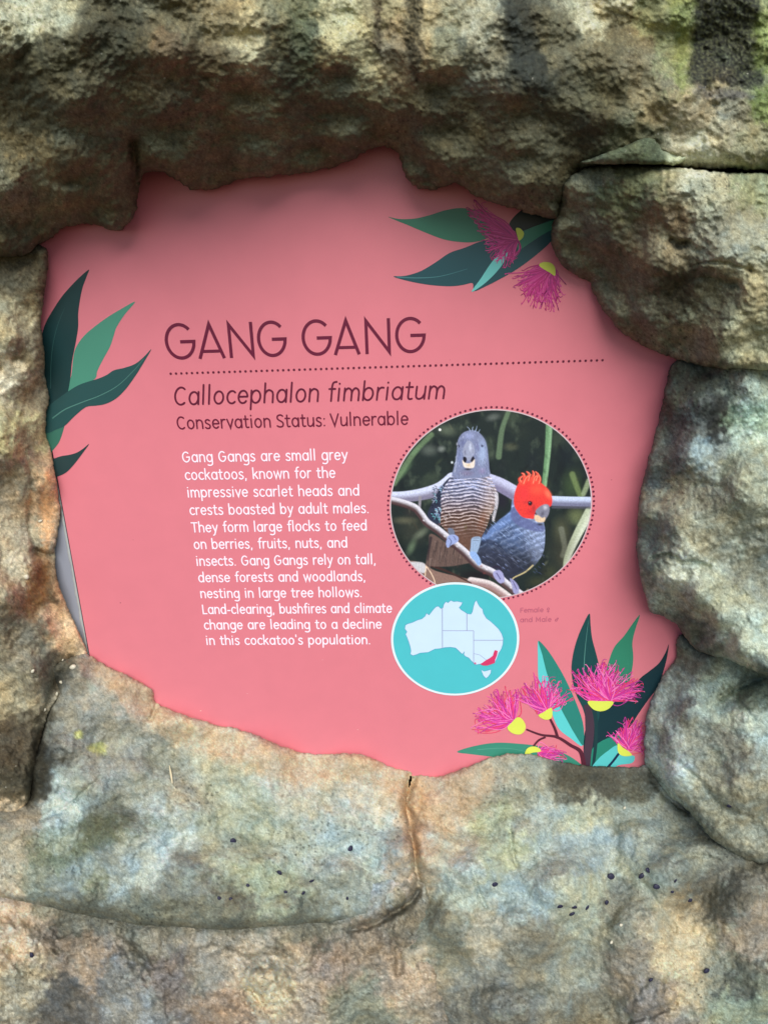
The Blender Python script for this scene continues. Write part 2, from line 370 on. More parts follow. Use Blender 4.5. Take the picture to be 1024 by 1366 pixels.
HMAPS = []
def boulder(label, outline, ctrl, mat, seed, round_w=26, round_r=0.03, rough=1.0, knob=0.0, strata=0.0, wob=3.0, step=1.45, gain=1.0, film=.35, pore=.34, face=1.0, fine=.4, crumple=1.0, grain=.75, mott=.42):
    poly = catmull(outline, True, 4)
    x0, y0 = poly.min(0); x1, y1 = poly.max(0)
    us = axis(x0 - 12, x1 + 12, max(x0 - 12, -15), min(x1 + 12, 1039), step)
    vs = axis(y0 - 12, y1 + 12, max(y0 - 12, -15), min(y1 + 12, 1381), step)
    U, V = np.meshgrid(us, vs)
    ct = np.array(ctrl, np.float32)
    # smooth height from control points
    num = np.zeros(U.shape); den = np.zeros(U.shape)
    for a, b, h in ct:
        ww = 1.0 / ((U - a) ** 2 + (V - b) ** 2 + 320.0) ** 1.6
        num += ww * h; den += ww
    hb = num / den
    X = U / F; Z = -V / F
    d = sdist(poly, U, V) + wob * fbm(U / 22, V / 22, 4, seed + 30) + 0.55 * wob * fbm(U / 6, V / 6, 2, seed + 31)
    amp = np.clip(hb / 0.06, 0.28, 1.0)
    X, Z = U / F, -V / F
    wv = 0.25 * fbm(X * 5, Z * 5, 3, seed + 5)
    disp = 0.0150 * fbm(X * 6 + wv, Z * 6, 3, seed + 1) + 0.0080 * ridge(X * 11 + wv * 2, Z * 13, 3, seed + 2) \
         + 0.0040 * fbm(X * 34, Z * 34, 4, seed + 3, 0.55) + 0.0020 * fbm(X * 120, Z * 120, 2, seed + 4)
    disp = disp + fine * (0.0034 * fbm(X * 46, Z * 40, 4, seed + 45, .68) + 0.0016 * fbm(X * 150, Z * 130, 3, seed + 46, .7)) + 0.0008 * ridge(X * 75, Z * 75, 2, seed + 44)
    fx = X + .018 * fbm(X * 14, Z * 14, 3, seed + 60); fz = Z + .018 * fbm(X * 14, Z * 14, 3, seed + 61)
    disp = disp + face * (0.030 * facets(fx * 6 + Z * 2, fz * 8, seed + 3, 12) + 0.013 * facets(fx * 17, fz * 21, seed + 9, 14) + 0.0022 * crumple * facets(fx * 52, fz * 60, seed + 14, 14) - 0.009)
    if knob: disp = disp + knob * (0.5 - cells(X * 55 + wv * 3, Z * 60, seed)) * sstep(-0.2, 0.4, fbm(X * 7, Z * 7, 2, seed + 6)) + 0.5 * knob * (0.5 - cells(X * 120, Z * 120, seed + 2))
    if strata: disp = disp + strata * ridge(X * 6 + Z * 5, (Z - 0.5 * X) * 26, 3, seed + 8)
    h = hb + disp * amp * rough
    t = np.clip(1 - d / round_w, 0, 1)
    rr = np.minimum(round_r, hb * 0.45 + 0.004)
    h = h - rr * (1 - np.sqrt(np.clip(1 - t * t, 0, 1)))
    for p, w_, dep in CR:
        sel = (U > p[:, 0].min() - 30) & (U < p[:, 0].max() + 30) & (V > p[:, 1].min() - 30) & (V < p[:, 1].max() + 30)
        if sel.any():
            us_, vs_ = U[sel], V[sel]
            dd = polyline_d(p, us_ + 2.5 * fbm(us_ / 9, vs_ / 9, 3, 77), vs_ + 2.5 * fbm(us_ / 9, vs_ / 9, 3, 78))
            h[sel] -= dep * np.exp(-(dd / w_) ** 2) + 0.25 * dep * np.exp(-(dd / (3.2 * w_)) ** 2)
    inside = d >= 0
    h = np.where(inside, np.maximum(h, 0.0015), h)
    h = h + np.minimum(d, 0) * 0.035
    keep = h > -0.058
    h = np.maximum(h, -0.058)
    pos = P(U, V, h).reshape(-1, 3)
    nR, nC = U.shape
    idx = np.arange(nR * nC).reshape(nR, nC)
    kq = keep[:-1, :-1] | keep[1:, :-1] | keep[:-1, 1:] | keep[1:, 1:]
    f = np.stack([idx[:-1, :-1], idx[1:, :-1], idx[1:, 1:], idx[:-1, 1:]], -1)[kq]
    used = np.unique(f); remap = np.full(nR * nC, -1, np.int64); remap[used] = np.arange(len(used))
    col = stone_colour(U.reshape(-1)[used], V.reshape(-1)[used], U.reshape(-1)[used] / F, -V.reshape(-1)[used] / F, seed, film, pore, grain, mott) * np.asarray(gain)
    # origin of each boulder at the middle of its back
    org = pos[used].mean(0); org[1] = 0.05
    me = mesh_np("boulder", pos[used] - org, remap[f], True, col)
    o = link("boulder", me, mat); o.location = org
    tag(o, label, "boulder", "boulders framing the sign")
    HMAPS.append((us, vs, np.where(inside, h, -1)))
    return o

def height_at(u, v):
    best = 0
    for us, vs, h in HMAPS:
        if us[0] < u < us[-1] and vs[0] < v < vs[-1]:
            best = max(best, h[np.searchsorted(vs, v), np.searchsorted(us, u)])
    return best

rm = rock_mat("weathered_stone"); rmk = rock_mat("knobbly_stone", 0.9, 1.3)

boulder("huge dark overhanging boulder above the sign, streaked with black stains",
 [(-420,-380),(500,-400),(1440,-380),(1440,226),(1100,230),(1024,228),(960,226),(900,222),(840,217),(790,222),(765,235),(752,262),(742,290),(722,288),(690,279),
  (655,268),(628,256),(610,243),(592,248),(568,252),(550,247),(541,232),(532,204),(518,196),(498,198),(470,211),(440,222),(402,231),(360,234),
  (318,240),(292,250),(262,253),(240,243),(222,230),(198,229),(188,236),(186,258),(180,284),(166,303),(150,308),(134,300),(112,299),(92,301),(78,306),(66,318),(50,328),(38,338),(20,342),(-20,344),(-420,360)],
 [(100,300,.058),(60,310,.055),(30,330,.07),(180,270,.065),(300,238,.055),(420,215,.055),(520,198,.055),(560,242,.06),(640,255,.085),(720,282,.085),
  (100,250,.11),(100,200,.15),(100,120,.20),(100,50,.225),(100,10,.20),(0,28,.225),(0,-25,.15),(70,2,.22),(60,-50,.14),(0,250,.14),(0,320,.095),(220,190,.12),(220,130,.165),(220,60,.205),(220,0,.20),
  (330,190,.11),(330,140,.145),(330,80,.185),(330,20,.195),(330,-60,.15),(450,170,.105),(450,120,.145),(450,70,.18),(450,0,.165),(450,-60,.12),(580,190,.11),(580,140,.15),(580,80,.185),(580,0,.165),(580,-60,.12),
  (700,230,.12),(700,180,.15),(700,110,.185),(700,30,.175),(700,-60,.13),(820,190,.13),(820,150,.155),(820,90,.175),(810,10,.15),(770,215,.12),(900,200,.145),(900,120,.175),(905,30,.155),(860,178,.14),
  (960,50,.14),(1010,60,.145),(960,130,.15),(1000,190,.15),(1000,-60,.11),(500,-300,.0),(0,-300,.0),(1000,-300,.0)],
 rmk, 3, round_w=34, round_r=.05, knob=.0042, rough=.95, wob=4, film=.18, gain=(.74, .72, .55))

boulder("olive brown boulder at the upper right, below the black-stained rock and above the grey one",
 [(750,248),(766,230),(800,220),(850,219),(900,223),(960,229),(1024,232),(1100,236),(1440,240),(1440,500),(1100,497),(1024,494),(975,492),(940,489),(912,483),(890,474),(868,466),
  (846,456),(826,440),(810,420),(796,402),(788,384),(786,376),(768,368),(752,356),(740,338),(735,318),(739,296),(746,270)],
 [(770,240,.11),(745,300,.075),(755,345,.06),(790,385,.055),(850,450,.055),(900,470,.06),(830,300,.13),(900,270,.15),(950,300,.165),(1000,400,.16),(900,400,.115),(870,420,.11),(950,390,.13),
  (1000,470,.13),(960,345,.17),(880,350,.155),(1100,350,.16),(1024,245,.14),(980,430,.16)],
 rmk, 23, round_w=16, round_r=.03, knob=.004, strata=.002, rough=1.1, film=.2, gain=(.84, .84, .68))

boulder("grey boulder halfway down the right side with a pale green lichen patch",
 [(905,481),(940,478),(1000,480),(1100,482),(1440,485),(1440,960),(1100,930),(1040,908),(1005,892),(975,880),(950,874),(930,866),(912,848),(902,832),(884,822),(868,816),(862,800),
  (858,780),(852,752),(850,715),(853,675),(860,630),(872,590),(882,550),(888,515),(893,494)],
 [(905,500,.05),(940,484,.05),(1024,486,.085),(960,505,.09),(900,772,.14),(930,795,.165),(958,828,.18),(988,862,.19),(1024,885,.19),(880,800,.042),(903,822,.045),(930,850,.05),(955,872,.07),(880,580,.04),(862,650,.04),(858,720,.04),(866,790,.04),(900,820,.045),(930,600,.12),(915,700,.115),(930,750,.12),(1000,650,.15),(1000,850,.165),(960,855,.14),
  (915,840,.065),(930,835,.075),(890,765,.09),(935,790,.13),(900,795,.06),(940,530,.11),(1000,520,.13),(1100,700,.17)],
 rm, 43, round_w=18, round_r=.022, strata=.003, rough=1.0, face=1.2, pore=.25, gain=(.84, .92, .90), fine=.8, crumple=.4, film=.5)

boulder("green-grey boulder at the lower right corner of the sign, under the lichen patched one",
 [(904,848),(935,850),(962,860),(1000,872),(1040,888),(1100,908),(1440,935),(1440,1220),(1100,1175),(1024,1156),(985,1142),(955,1124),(935,1102),(915,1078),(892,1060),(874,1040),
  (862,1022),(859,1000),(860,968),(864,945),(872,925),(880,908),(892,890),(902,876)],
 [(905,885,.02),(935,862,.02),(965,880,.035),(1000,892,.055),(1040,905,.07),(950,905,.06),(880,930,.025),(866,990,.02),(870,1030,.03),(940,890,.06),(925,950,.09),(905,1000,.08),(1000,950,.11),(905,1035,.10),(935,1070,.12),(1000,1050,.14),(960,1100,.12),(930,1070,.10),(1100,1000,.15)],
 rm, 63, round_w=20, round_r=.03, strata=.004, rough=1.0, face=1.2, pore=.25, gain=(.84, .93, .92), fine=.8, crumple=.4, film=.5)

boulder("tall brown boulder along the left edge of the sign",
 [(-420,340),(-20,328),(20,326),(40,326),(56,328),(65,340),(62,372),(58,400),(54,430),(58,462),(60,490),(62,512),(66,530),(62,552),(62,575),(68,600),(74,630),(79,660),(82,684),(79,702),(76,722),
  (74,745),(77,775),(86,800),(97,823),(108,848),(117,870),(112,885),(100,898),(88,915),(76,935),(62,960),(52,1000),(42,1050),(35,1075),(-20,1100),(-420,1150)],
 [(60,350,.03),(30,340,.028),(-20,336,.05),(30,372,.05),(50,420,.025),(62,520,.014),(68,600,.012),(72,690,.012),(68,760,.010),(90,825,.008),(112,868,.010),(0,450,.08),(30,500,.05),(0,600,.09),(30,640,.055),(0,800,.11),
  (35,760,.06),(55,850,.06),(40,900,.09),(50,980,.085),(0,1050,.12),(-100,700,.13),(90,890,.03)],
 rmk, 83, round_w=14, round_r=.02, knob=.004, wob=2.0, gain=(1.42, 1.32, 1.10), film=.15, fine=1.0)

boulder("pale ledge boulder below the lower left of the sign, tinted orange along its top edge",
 [(117,872),(135,884),(152,893),(172,902),(192,912),(204,922),(207,936),(222,944),(252,956),(285,966),(315,972),(345,982),(372,994),(400,1003),(430,1006),(462,1005),(490,1008),(508,1016),
  (530,1026),(550,1030),(548,1050),(541,1074),(549,1098),(551,1130),(556,1165),(554,1192),(535,1212),(505,1222),(460,1228),(420,1232),(360,1236),(300,1240),(245,1236),(180,1232),(120,1222),
  (60,1208),(0,1196),(-60,1192),(-420,1200),(-420,1040),(-20,1050),(5,1035),(20,1000),(34,960),(54,915),(76,885),(98,876)],
 [(130,885,.014),(70,920,.02),(45,975,.05),(20,1040,.085),(75,960,.075),(205,930,.016),(300,975,.016),(420,1012,.016),(540,1036,.016),(100,905,.05),(150,950,.055),(230,980,.045),(300,1030,.05),(450,1050,.045),(80,1000,.12),(100,1050,.125),(180,1040,.09),(250,1100,.11),
  (350,1090,.085),(450,1110,.095),(60,1120,.16),(60,1180,.175),(160,1150,.145),(250,1180,.165),(350,1170,.15),(450,1180,.16),(535,1150,.135),(535,1080,.06),(0,1130,.175),(0,1185,.185),(300,1230,.178),(200,1225,.182),(100,1212,.185),(400,1225,.172),(-200,1150,.2)],
 rm, 103, round_w=16, round_r=.022, rough=1.0, wob=2.5, film=.5, pore=.07, face=1.5, gain=(.73, .765, .73), fine=.8, crumple=.3, grain=.45, mott=.27)

boulder("wide pale ledge boulder below the lower right of the sign, spotted with seeds",
 [(532,1038),(552,1033),(575,1036),(600,1032),(622,1024),(645,1013),(668,1007),(690,1005),(715,1008),(738,1014),(765,1019),(800,1022),(840,1023),(878,1020),(900,1040),(925,1062),(950,1084),
  (975,1104),(1005,1120),(1045,1134),(1100,1148),(1440,1190),(1440,1800),(560,1800),(548,1366),(538,1320),(528,1290),(520,1262),(516,1240),(530,1216),(528,1196),(530,1170),(528,1130),(526,1098),(524,1074),(526,1052)],
 [(565,1038,.016),(540,1046,.010),(533,1080,.035),(536,1120,.075),(536,1165,.11),(562,1080,.055),(566,1120,.095),(650,1015,.016),(720,1014,.016),(750,1024,.014),(850,1028,.014),(800,1040,.014),(760,1045,.018),(820,1062,.03),(872,1062,.02),(690,1060,.05),(780,1085,.065),(600,1090,.06),(700,1120,.095),(850,1120,.10),
  (570,1150,.12),(620,1180,.145),(750,1190,.155),(900,1170,.14),(1000,1210,.165),(950,1140,.105),(905,1052,.01),(930,1085,.03),(955,1105,.05),(1000,1130,.09),(1100,1150,.11),(1024,1180,.15),(700,1250,.18),(850,1260,.18),(600,1250,.17),(560,1300,.175),(700,1366,.20),(900,1340,.195),(1024,1300,.19),(800,1700,.34)],
 rm, 123, round_w=16, round_r=.022, rough=1.0, wob=2.5, film=.5, pore=.07, face=1.5, gain=(.74, .78, .75), fine=.8, crumple=.3, grain=.45, mott=.27)

boulder("knobbly brown boulder in the bottom left corner under the dark crease",
 [(-420,1160),(-60,1150),(0,1150),(60,1165),(120,1180),(180,1190),(245,1200),(300,1200),(360,1195),(420,1190),(470,1185),(520,1170),(545,1160),(560,1165),(575,1200),(580,1225),(575,1240),(575,1262),(580,1290),(590,1320),(600,1366),(610,1800),(-420,1800)],
 [(0,1165,.11),(120,1190,.11),(300,1210,.115),(450,1200,.12),(540,1180,.11),(0,1212,.115),(100,1238,.118),(200,1246,.12),(300,1252,.125),(400,1248,.132),(490,1240,.14),(0,1250,.15),(120,1268,.155),(300,1278,.16),(0,1285,.18),(150,1300,.178),(300,1300,.18),(450,1290,.175),(520,1340,.18),(200,1366,.19),(400,1366,.20),(350,1320,.20),(300,1700,.33)],
 rmk, 143, round_w=18, round_r=.025, knob=.006, face=1.2, gain=.72, fine=1.3, crumple=1.6)

# wedge of stone in the crack at the upper right
boulder("thin wedge of mossy stone jammed in the crack at the upper right",
 [(775,216),(800,207),(830,195),(860,184),(885,176),(905,174),(915,190),(918,205),(905,219),(870,219),(830,218),(795,219)],
 [(780,216,.13),(820,212,.158),(850,205,.162),(890,190,.13),(880,215,.15)], rmk, 163, round_w=8, round_r=.012, rough=.8, face=.6, wob=2.0, gain=(.75, .85, .65))

# rock face behind everything, seen only through the joints
def sheet(name, pts, mat_, kind='structure'):
    me = bpy.data.meshes.new(name); me.from_pydata(pts, [], [(0, 1, 2, 3)]); o = link(name, me, mat_); tag(o, kind=kind); return o
dark = flat_mat("joint_earth", (88, 80, 62), 0.95, 0.1)
gx = np.linspace(-2.6, 2.6, 120); gz = np.linspace(-1.5, 2.2, 90); GX, GZ = np.meshgrid(gx, gz)
GY = 0.075 + 0.012 * fbm(GX * 3, GZ * 3, 4, 9)
GY = np.where((abs(GX) > 1.0) | (abs(GZ + .1) > 0.95), GY - 0.06 - 0.05 * fbm(GX * 2, GZ * 2, 3, 4), GY)
ix = np.arange(GX.size).reshape(GX.shape)
fc = np.stack([ix[:-1, :-1], ix[:-1, 1:], ix[1:, 1:], ix[1:, :-1]], -1).reshape(-1, 4)
cl = np.tile(lin((118, 112, 88)), (GX.size, 1)) * np.exp(0.4 * fbm(GX * 9, GZ * 9, 4, 3)).reshape(-1, 1)
cf = link("cliff", mesh_np("cliff", np.stack([GX, GY, GZ], -1).reshape(-1, 3), fc, True, cl), rm); tag(cf, kind='structure')
gs = flat_mat("bounce_ground", (74, 66, 52), 0.95, 0.1)
sheet("ground", [(-30, -30, -1.35), (30, -30, -1.35), (30, 0.4, -1.35), (-30, 0.4, -1.35)], gs)  # unseen ground sheet, added for bounce light and kept dark to weaken it

# ------------------------------------------------------------------ the sign
sign = bpy.data.objects.new("information_sign", None); C.objects.link(sign)
sign.empty_display_size = 0.1
tag(sign, "pink information sign about cockatoos set into a hole in the rock", "sign")
edgeX = float(P(96.5, 745)[0])
LAY = 0.00012
def py(h): return -h

def board(name, x0, x1, z0, z1, y0, y1, mat_, bev=0.0):
    v = [(x, y, z) for y in (y0, y1) for z in (z0, z1) for x in (x0, x1)]
    f = [(0, 1, 3, 2), (4, 6, 7, 5), (0, 4, 5, 1), (2, 3, 7, 6), (0, 2, 6, 4), (1, 5, 7, 3)]
    me = bpy.data.meshes.new(name); me.from_pydata(v, [], f); return link(name, me, mat_, sign)
pink = flat_mat("pink_print", (223, 127, 139), 0.36, 0.45)
zt = float(P(500, 150)[2]); zb = float(P(500, 1075)[2]); xr = float(P(960, 700)[0])
board("panel", edgeX, xr, zb, zt, 0.0, 0.0030, pink)
black = flat_mat("panel_edge", (40, 24, 34), 0.6)
board("panel_core", edgeX - 0.0016, xr - .001, zb + .001, zt - .001, 0.0012, 0.0065, black)
board("backing_board", edgeX - 0.034, xr - .002, zb + .002, zt - .002, 0.0065, 0.018, flat_mat("pale_backing", (146, 150, 162), 0.6))
# ragged bead of dried sealant between board and panel
zz = np.linspace(float(P(96, 640)[2]), float(P(118, 880)[2]), 120)
wd = 0.0075 + 0.0028 * fbm(zz * 60, zz * 0 + 2, 4, 5)
wi = 0.0022 + 0.0035 * np.clip(fbm(zz * 70, zz * 0 + 7, 4, 6), 0, 1)
prof = []
for k, z in enumerate(zz):
    for s_, yy in ((-wd[k], 0.0066), (-wd[k] * .85, 0.0045), (-wd[k] * .4, 0.0036), (-wi[k], 0.0052), (-wi[k] + .0003, 0.0066)):
        prof.append((edgeX + s_, yy, z))
fb = [(k * 5 + j, k * 5 + j + 1, k * 5 + j + 6, k * 5 + j + 5) for k in range(119) for j in range(4)]
link("sealant_bead", mesh_np("sealant_bead", np.array(prof), np.array(fb)), flat_mat("sealant", (176, 180, 180), 0.5), sign)

MATS = {}
def pm(rgb):
    if rgb not in MATS: MATS[rgb] = flat_mat("print_ink_%d" % (len(MATS) + 1), rgb, 0.38, 0.42)
    return MATS[rgb]

class Flat:
    """flat print: polygons collected on the sign face at a given layer"""
    def __init__(s): s.v = []; s.f = []; s.m = []; s.mats = []
    def mi(s, mat_):
        if mat_ not in s.mats: s.mats.append(mat_)
        return s.mats.index(mat_)
    def poly(s, pts, layer, mat_):       # pts in sign metres (x, z)
        b = len(s.v); s.v += [(float(p[0]), -LAY * layer, float(p[1])) for p in pts]
        s.f.append(tuple(range(b, b + len(pts)))); s.m.append(s.mi(mat_))
    def ribbon(s, pts, w_, layer, mat_, cap=True):
        p = np.asarray(pts, float)
        if np.isscalar(w_): p = p[np.concatenate([[True], np.linalg.norm(np.diff(p, axis=0), axis=1) > w_ * .02])]
        n = len(p)
        if n < 2: return
        loop = np.linalg.norm(p[0] - p[-1]) < 1e-7 and n > 4
        w_ = np.full(n, w_) if np.isscalar(w_) else np.asarray(w_)
        t = np.zeros_like(p); t[1:-1] = p[2:] - p[:-2]; t[0] = p[1] - p[0]; t[-1] = p[-1] - p[-2]
        sg = np.diff(p, axis=0); sg /= np.linalg.norm(sg, axis=1)[:, None] + 1e-12
        nr = np.zeros_like(p); nn = np.stack([-sg[:, 1], sg[:, 0]], 1)
        nr[0] = nn[0]; nr[-1] = nn[-1]
        for i in range(1, n - 1):
            a = nn[i - 1] + nn[i]; l = np.linalg.norm(a); a = a / l if l > 1e-6 else nn[i]
            nr[i] = a / max(a @ nn[i], 0.32)
        if loop:
            a = nn[0] + nn[-1]; nr[0] = nr[-1] = a / np.linalg.norm(a); cap = False
        A = p + nr * w_[:, None] / 2; B = p - nr * w_[:, None] / 2
        y = -LAY * layer; b = len(s.v); k = s.mi(mat_)
        for i in range(n): s.v += [(A[i][0], y, A[i][1]), (B[i][0], y, B[i][1])]
        for i in range(n - 1): s.f.append((b + 2 * i, b + 2 * i + 1, b + 2 * i + 3, b + 2 * i + 2)); s.m.append(k)
        if cap:
            for e, sgn in ((0, -1), (n - 1, 1)):
                if w_[e] < 1e-5: continue
                d = sg[0] * -1 if e == 0 else sg[-1]; q = nn[0] if e == 0 else nn[-1]
                b2 = len(s.v); m_ = 6
                for j in range(m_ + 1):
                    a = math.pi * j / m_; pt = p[e] + (q * math.cos(a) + d * math.sin(a)) * w_[e] / 2
                    s.v.append((pt[0], y, pt[1]))
                s.f.append(tuple(range(b2, b2 + m_ + 1))); s.m.append(k)
    def disc(s, c, r, layer, mat_, n=12, r2=None):
        s.poly([(c[0] + r * math.cos(a), c[1] + (r2 or r) * math.sin(a)) for a in np.arange(n) * 2 * math.pi / n], layer, mat_)
    def build(s, name, parent=sign, label=None):
        me = bpy.data.meshes.new(name); me.from_pydata(s.v, [], s.f)
        for m_ in s.mats: me.materials.append(m_)
        me.polygons.foreach_set("material_index", s.m)
        import bmesh
        bm = bmesh.new(); bm.from_mesh(me)
        for f_ in bm.faces:
            if f_.normal.y > 0: f_.normal_flip()
        bmesh.ops.triangulate(bm, faces=[f_ for f_ in bm.faces if len(f_.verts) > 4])
        bm.to_mesh(me); bm.free()
        o = bpy.data.objects.new(name, me); C.objects.link(o); o.parent = parent
        if label: o['label'] = label
        return o
def W(u, v):
    p = P(u, v); return np.stack([p[..., 0], p[..., 2]], -1)
def Wp(pts, ox=0, oy=0, s=1.0, n=5, closed=True, smooth=True):
    a = np.array(pts, float); a = np.stack([ox + a[:, 0] / s, oy + a[:, 1] / s], 1)
    if smooth: a = catmull(a, closed, n)
    return W(a[:, 0], a[:, 1])

for u, v, q in ((161,804,.0011),(268,948,.0012),(477,973,.0009),(690,560,.0006),(430,880,.0006),(815,640,.0008),(178,720,.0006),(330,925,.0007),(600,480,.0005)):
    fl = Flat(); fl.disc(W(u, v), q, 3, pm((150, 72, 84)) if u < 200 or u > 500 else pm((236, 210, 200)), 7, q * .5); fl.build("dirt_speck")
# ---- lettering: a rounded single-stroke alphabet (x-height 1)
def arc(cx, cy, rx, ry, a0, a1, n=16):
    a = np.radians(np.linspace(a0, a1, n)); return [(cx + rx * math.cos(t), cy + ry * math.sin(t)) for t in a]
def cr(*p): return [tuple(q) for q in catmull(p, False, 5)]
T = 0.06
ell = lambda cx: arc(cx, .5, .345, .44, 0, 360, 26)
def arch(x0, x1, top=.94, y0=0.06):
    m = (x0 + x1) / 2; return cr((x0, .55), (x0 + .06, .78), (m - .02, top), (x1 - .07, .82), (x1, .58)) + [(x1, y0)]
GL = {
 'a': (.90, [ell(.41), [(.77, .94), (.77, T)]]), 'b': (.92, [[(.08, 1.42), (.08, T)], ell(.44)]),
 'c': (.74, [arc(.42, .5, .36, .44, 48, 312, 20)]), 'd': (.92, [ell(.41), [(.77, 1.42), (.77, T)]]),
 'e': (.86, [arc(.42, .5, .345, .44, 3, 318, 24), [(.10, .52), (.75, .52)]]),
 'f': (.54, [cr((.24, T), (.24, .6), (.24, 1.1), (.32, 1.36), (.54, 1.42)), [(.04, .92), (.48, .92)]]),
 'g': (.90, [ell(.41), [(.77, .94), (.77, .3)] + cr((.77, .1), (.75, -.22), (.58, -.38), (.36, -.41), (.14, -.35))]),
 'h': (.86, [[(.08, 1.42), (.08, T)], arch(.08, .72)]), 'i': (.34, [[(.12, .94), (.12, T)], [(.12, 1.27), (.12, 1.285)]]),
 'k': (.78, [[(.08, 1.42), (.08, T)], [(.64, .92), (.12, .46)], [(.28, .60), (.68, T)]]),
 'l': (.34, [[(.12, 1.42), (.12, T)]]), 'm': (1.30, [[(.08, .94), (.08, T)], arch(.08, .62), arch(.62, 1.16)]),
 'n': (.86, [[(.08, .94), (.08, T)], arch(.08, .72)]), 'o': (.90, [ell(.42)]),
 'p': (.92, [[(.08, .94), (.08, -.40)], ell(.44)]), 'r': (.56, [[(.08, .94), (.08, T)], cr((.08, .55), (.16, .80), (.32, .93), (.50, .92))]),
 's': (.70, [cr((.56, .84), (.44, .93), (.28, .94), (.12, .84), (.12, .66), (.26, .55), (.42, .47), (.57, .34), (.55, .15), (.40, .06), (.22, .06), (.06, .15))]),
 't': (.60, [[(.22, 1.24), (.22, .4)] + cr((.22, .35), (.25, .14), (.37, .06), (.52, .09)), [(.02, .92), (.50, .92)]]),
 'u': (.86, [cr((.08, .94), (.08, .45), (.12, .18), (.32, .06), (.56, .16), (.70, .42)), [(.72, .94), (.72, T)]]),
 'v': (.76, [[(.05, .94), (.37, T), (.69, .94)]]), 'w': (1.18, [[(.05, .94), (.31, T), (.58, .90), (.85, T), (1.10, .94)]]),
 'y': (.78, [[(.05, .94), (.40, .08)], [(.72, .94), (.34, -.10)] + cr((.32, -.14), (.24, -.32), (.08, -.38))]),
 'C': (1.00, [arc(.52, .67, .46, .61, 52, 308, 24)]),
 'G': (1.14, [arc(.52, .67, .46, .61, 50, 335, 28)[:-1] + [(.95, .40), (.95, .66), (.60, .66)]]),
 'L': (.78, [[(.10, 1.28), (.10, T), (.68, T)]]), 'F': (.80, [[(.10, T), (.10, 1.28), (.70, 1.28)], [(.10, .70), (.62, .70)]]),
 'M': (1.26, [[(.10, T), (.14, 1.28), (.58, .40), (1.02, 1.28), (1.06, T)]]),
 'S': (.88, [cr((.74, 1.16), (.60, 1.26), (.40, 1.28), (.17, 1.17), (.14, .92), (.32, .74), (.55, .62), (.74, .44), (.72, .17), (.52, .06), (.28, .06), (.08, .16))]),
 'T': (.92, [[(.04, 1.28), (.86, 1.28)], [(.45, 1.28), (.45, T)]]), 'V': (1.0, [[(.05, 1.28), (.48, T), (.91, 1.28)]]),
 '.': (.34, [[(.12, .06), (.12, .075)]]), ',': (.34, [[(.14, .08), (.09, -.16)]]), ':': (.34, [[(.12, .10), (.12, .115)], [(.12, .80), (.12, .815)]]),
 '-': (.52, [[(.06, .48), (.42, .48)]]), "'": (.28, [[(.10, 1.40), (.10, 1.16)]]), ' ': (.50, []),
 '$f': (.9, [arc(.4, .85, .26, .30, 0, 360, 18), [(.4, .55), (.4, -.1)], [(.2, .2), (.6, .2)]]),
 '$m': (.9, [arc(.35, .4, .26, .30, 0, 360, 18), [(.53, .62), (.8, 1.0)], [(.55, 1.0), (.8, 1.0), (.8, .72)]]),
}
def write(words, xh_px, sw_px, rgb, layer, name, slant=0.0, label=None, track=0.13):
    """words: list of (text, (u0, v0), (u1, v1)): baseline ends of each word in the photograph"""
    fl = Flat(); m_ = pm(rgb)
    for text, a, b in words:
        A = W(*a); B = W(*b); ax = B - A; Lw = np.linalg.norm(ax); ax = ax / Lw; up = np.array([-ax[1], ax[0]])
        px = np.linalg.norm(W(a[0] + 1, a[1]) - A); xh = xh_px * px; sw = sw_px * px
        toks = []; i = 0
        while i < len(text):
            if text[i] == '$': toks.append(text[i:i + 2]); i += 2
            else: toks.append(text[i]); i += 1
        tot = sum(GL[t][0] for t in toks) + track * (len(toks) - 1) - 0.10
        sx = Lw / (tot)
        x = 0.0
        for t in toks:
            for k, st in enumerate(GL[t][1]):
                pts = [A + ax * (x + q[0] - 0.02) * sx + ax * q[1] * slant * xh + up * q[1] * xh for q in st]
                fl.ribbon(pts, sw, layer + 0.6 * k, m_)
            x += GL[t][0] + track
    return fl.build(name, label=label)

MAROON = (98, 24, 52); WHITE = (252, 238, 250)
write([("Callocephalon", (233, 541), (424.5, 536.2)), ("fimbriatum", (437.5, 535.9), (592, 532.3))], 18.6, 2.5, MAROON, 4, "species_name", 0.14, "maroon slanted lettering Callocephalon fimbriatum", .12)
write([("Conservation", (237.5, 572.8), (361.5, 570.2)), ("Status:", (369.5, 570.0), (434.5, 568.8)), ("Vulnerable", (441, 568.6), (544, 566.6))], 13.0, 2.0, (106, 26, 54), 4, "status_line", 0.0, "maroon lettering Conservation Status: Vulnerable", .12)
BODY = [("Gang Gangs are small grey", (244.5, 616.8), (463, 613.5)), ("cockatoos, known for the", (248, 640.3), (447, 637.4)), ("impressive scarlet heads and", (251, 663.6), (479, 661)),
 ("crests boasted by adult males.", (254.2, 687), (492, 684.3)), ("They form large flocks to feed", (256.6, 710.2), (489, 707.5)), ("on berries, fruits, nuts, and", (259.7, 732.5), (463.1, 730.3)),
 ("insects. Gang Gangs rely on tall,", (263.0, 754.8), (501, 752.5)), ("dense forests and woodlands,", (265.7, 776.6), (487.3, 775)), ("nesting in large tree hollows.", (268.4, 797.8), (482.8, 796.2)),
 ("Land-clearing, bushfires and climate", (271, 819), (522.2, 817.3)), ("change are leading to a decline", (273.3, 839.6), (508.5, 838.4)), ("in this cockatoo's population.", (276, 860.2), (494, 859.2))]
for i_, ln in enumerate(BODY):
    write([ln], 10.9 - .07 * i_, 1.75, WHITE, 4, "text_line", 0.0, "white text line reading " + ln[0].rstrip('.,'))
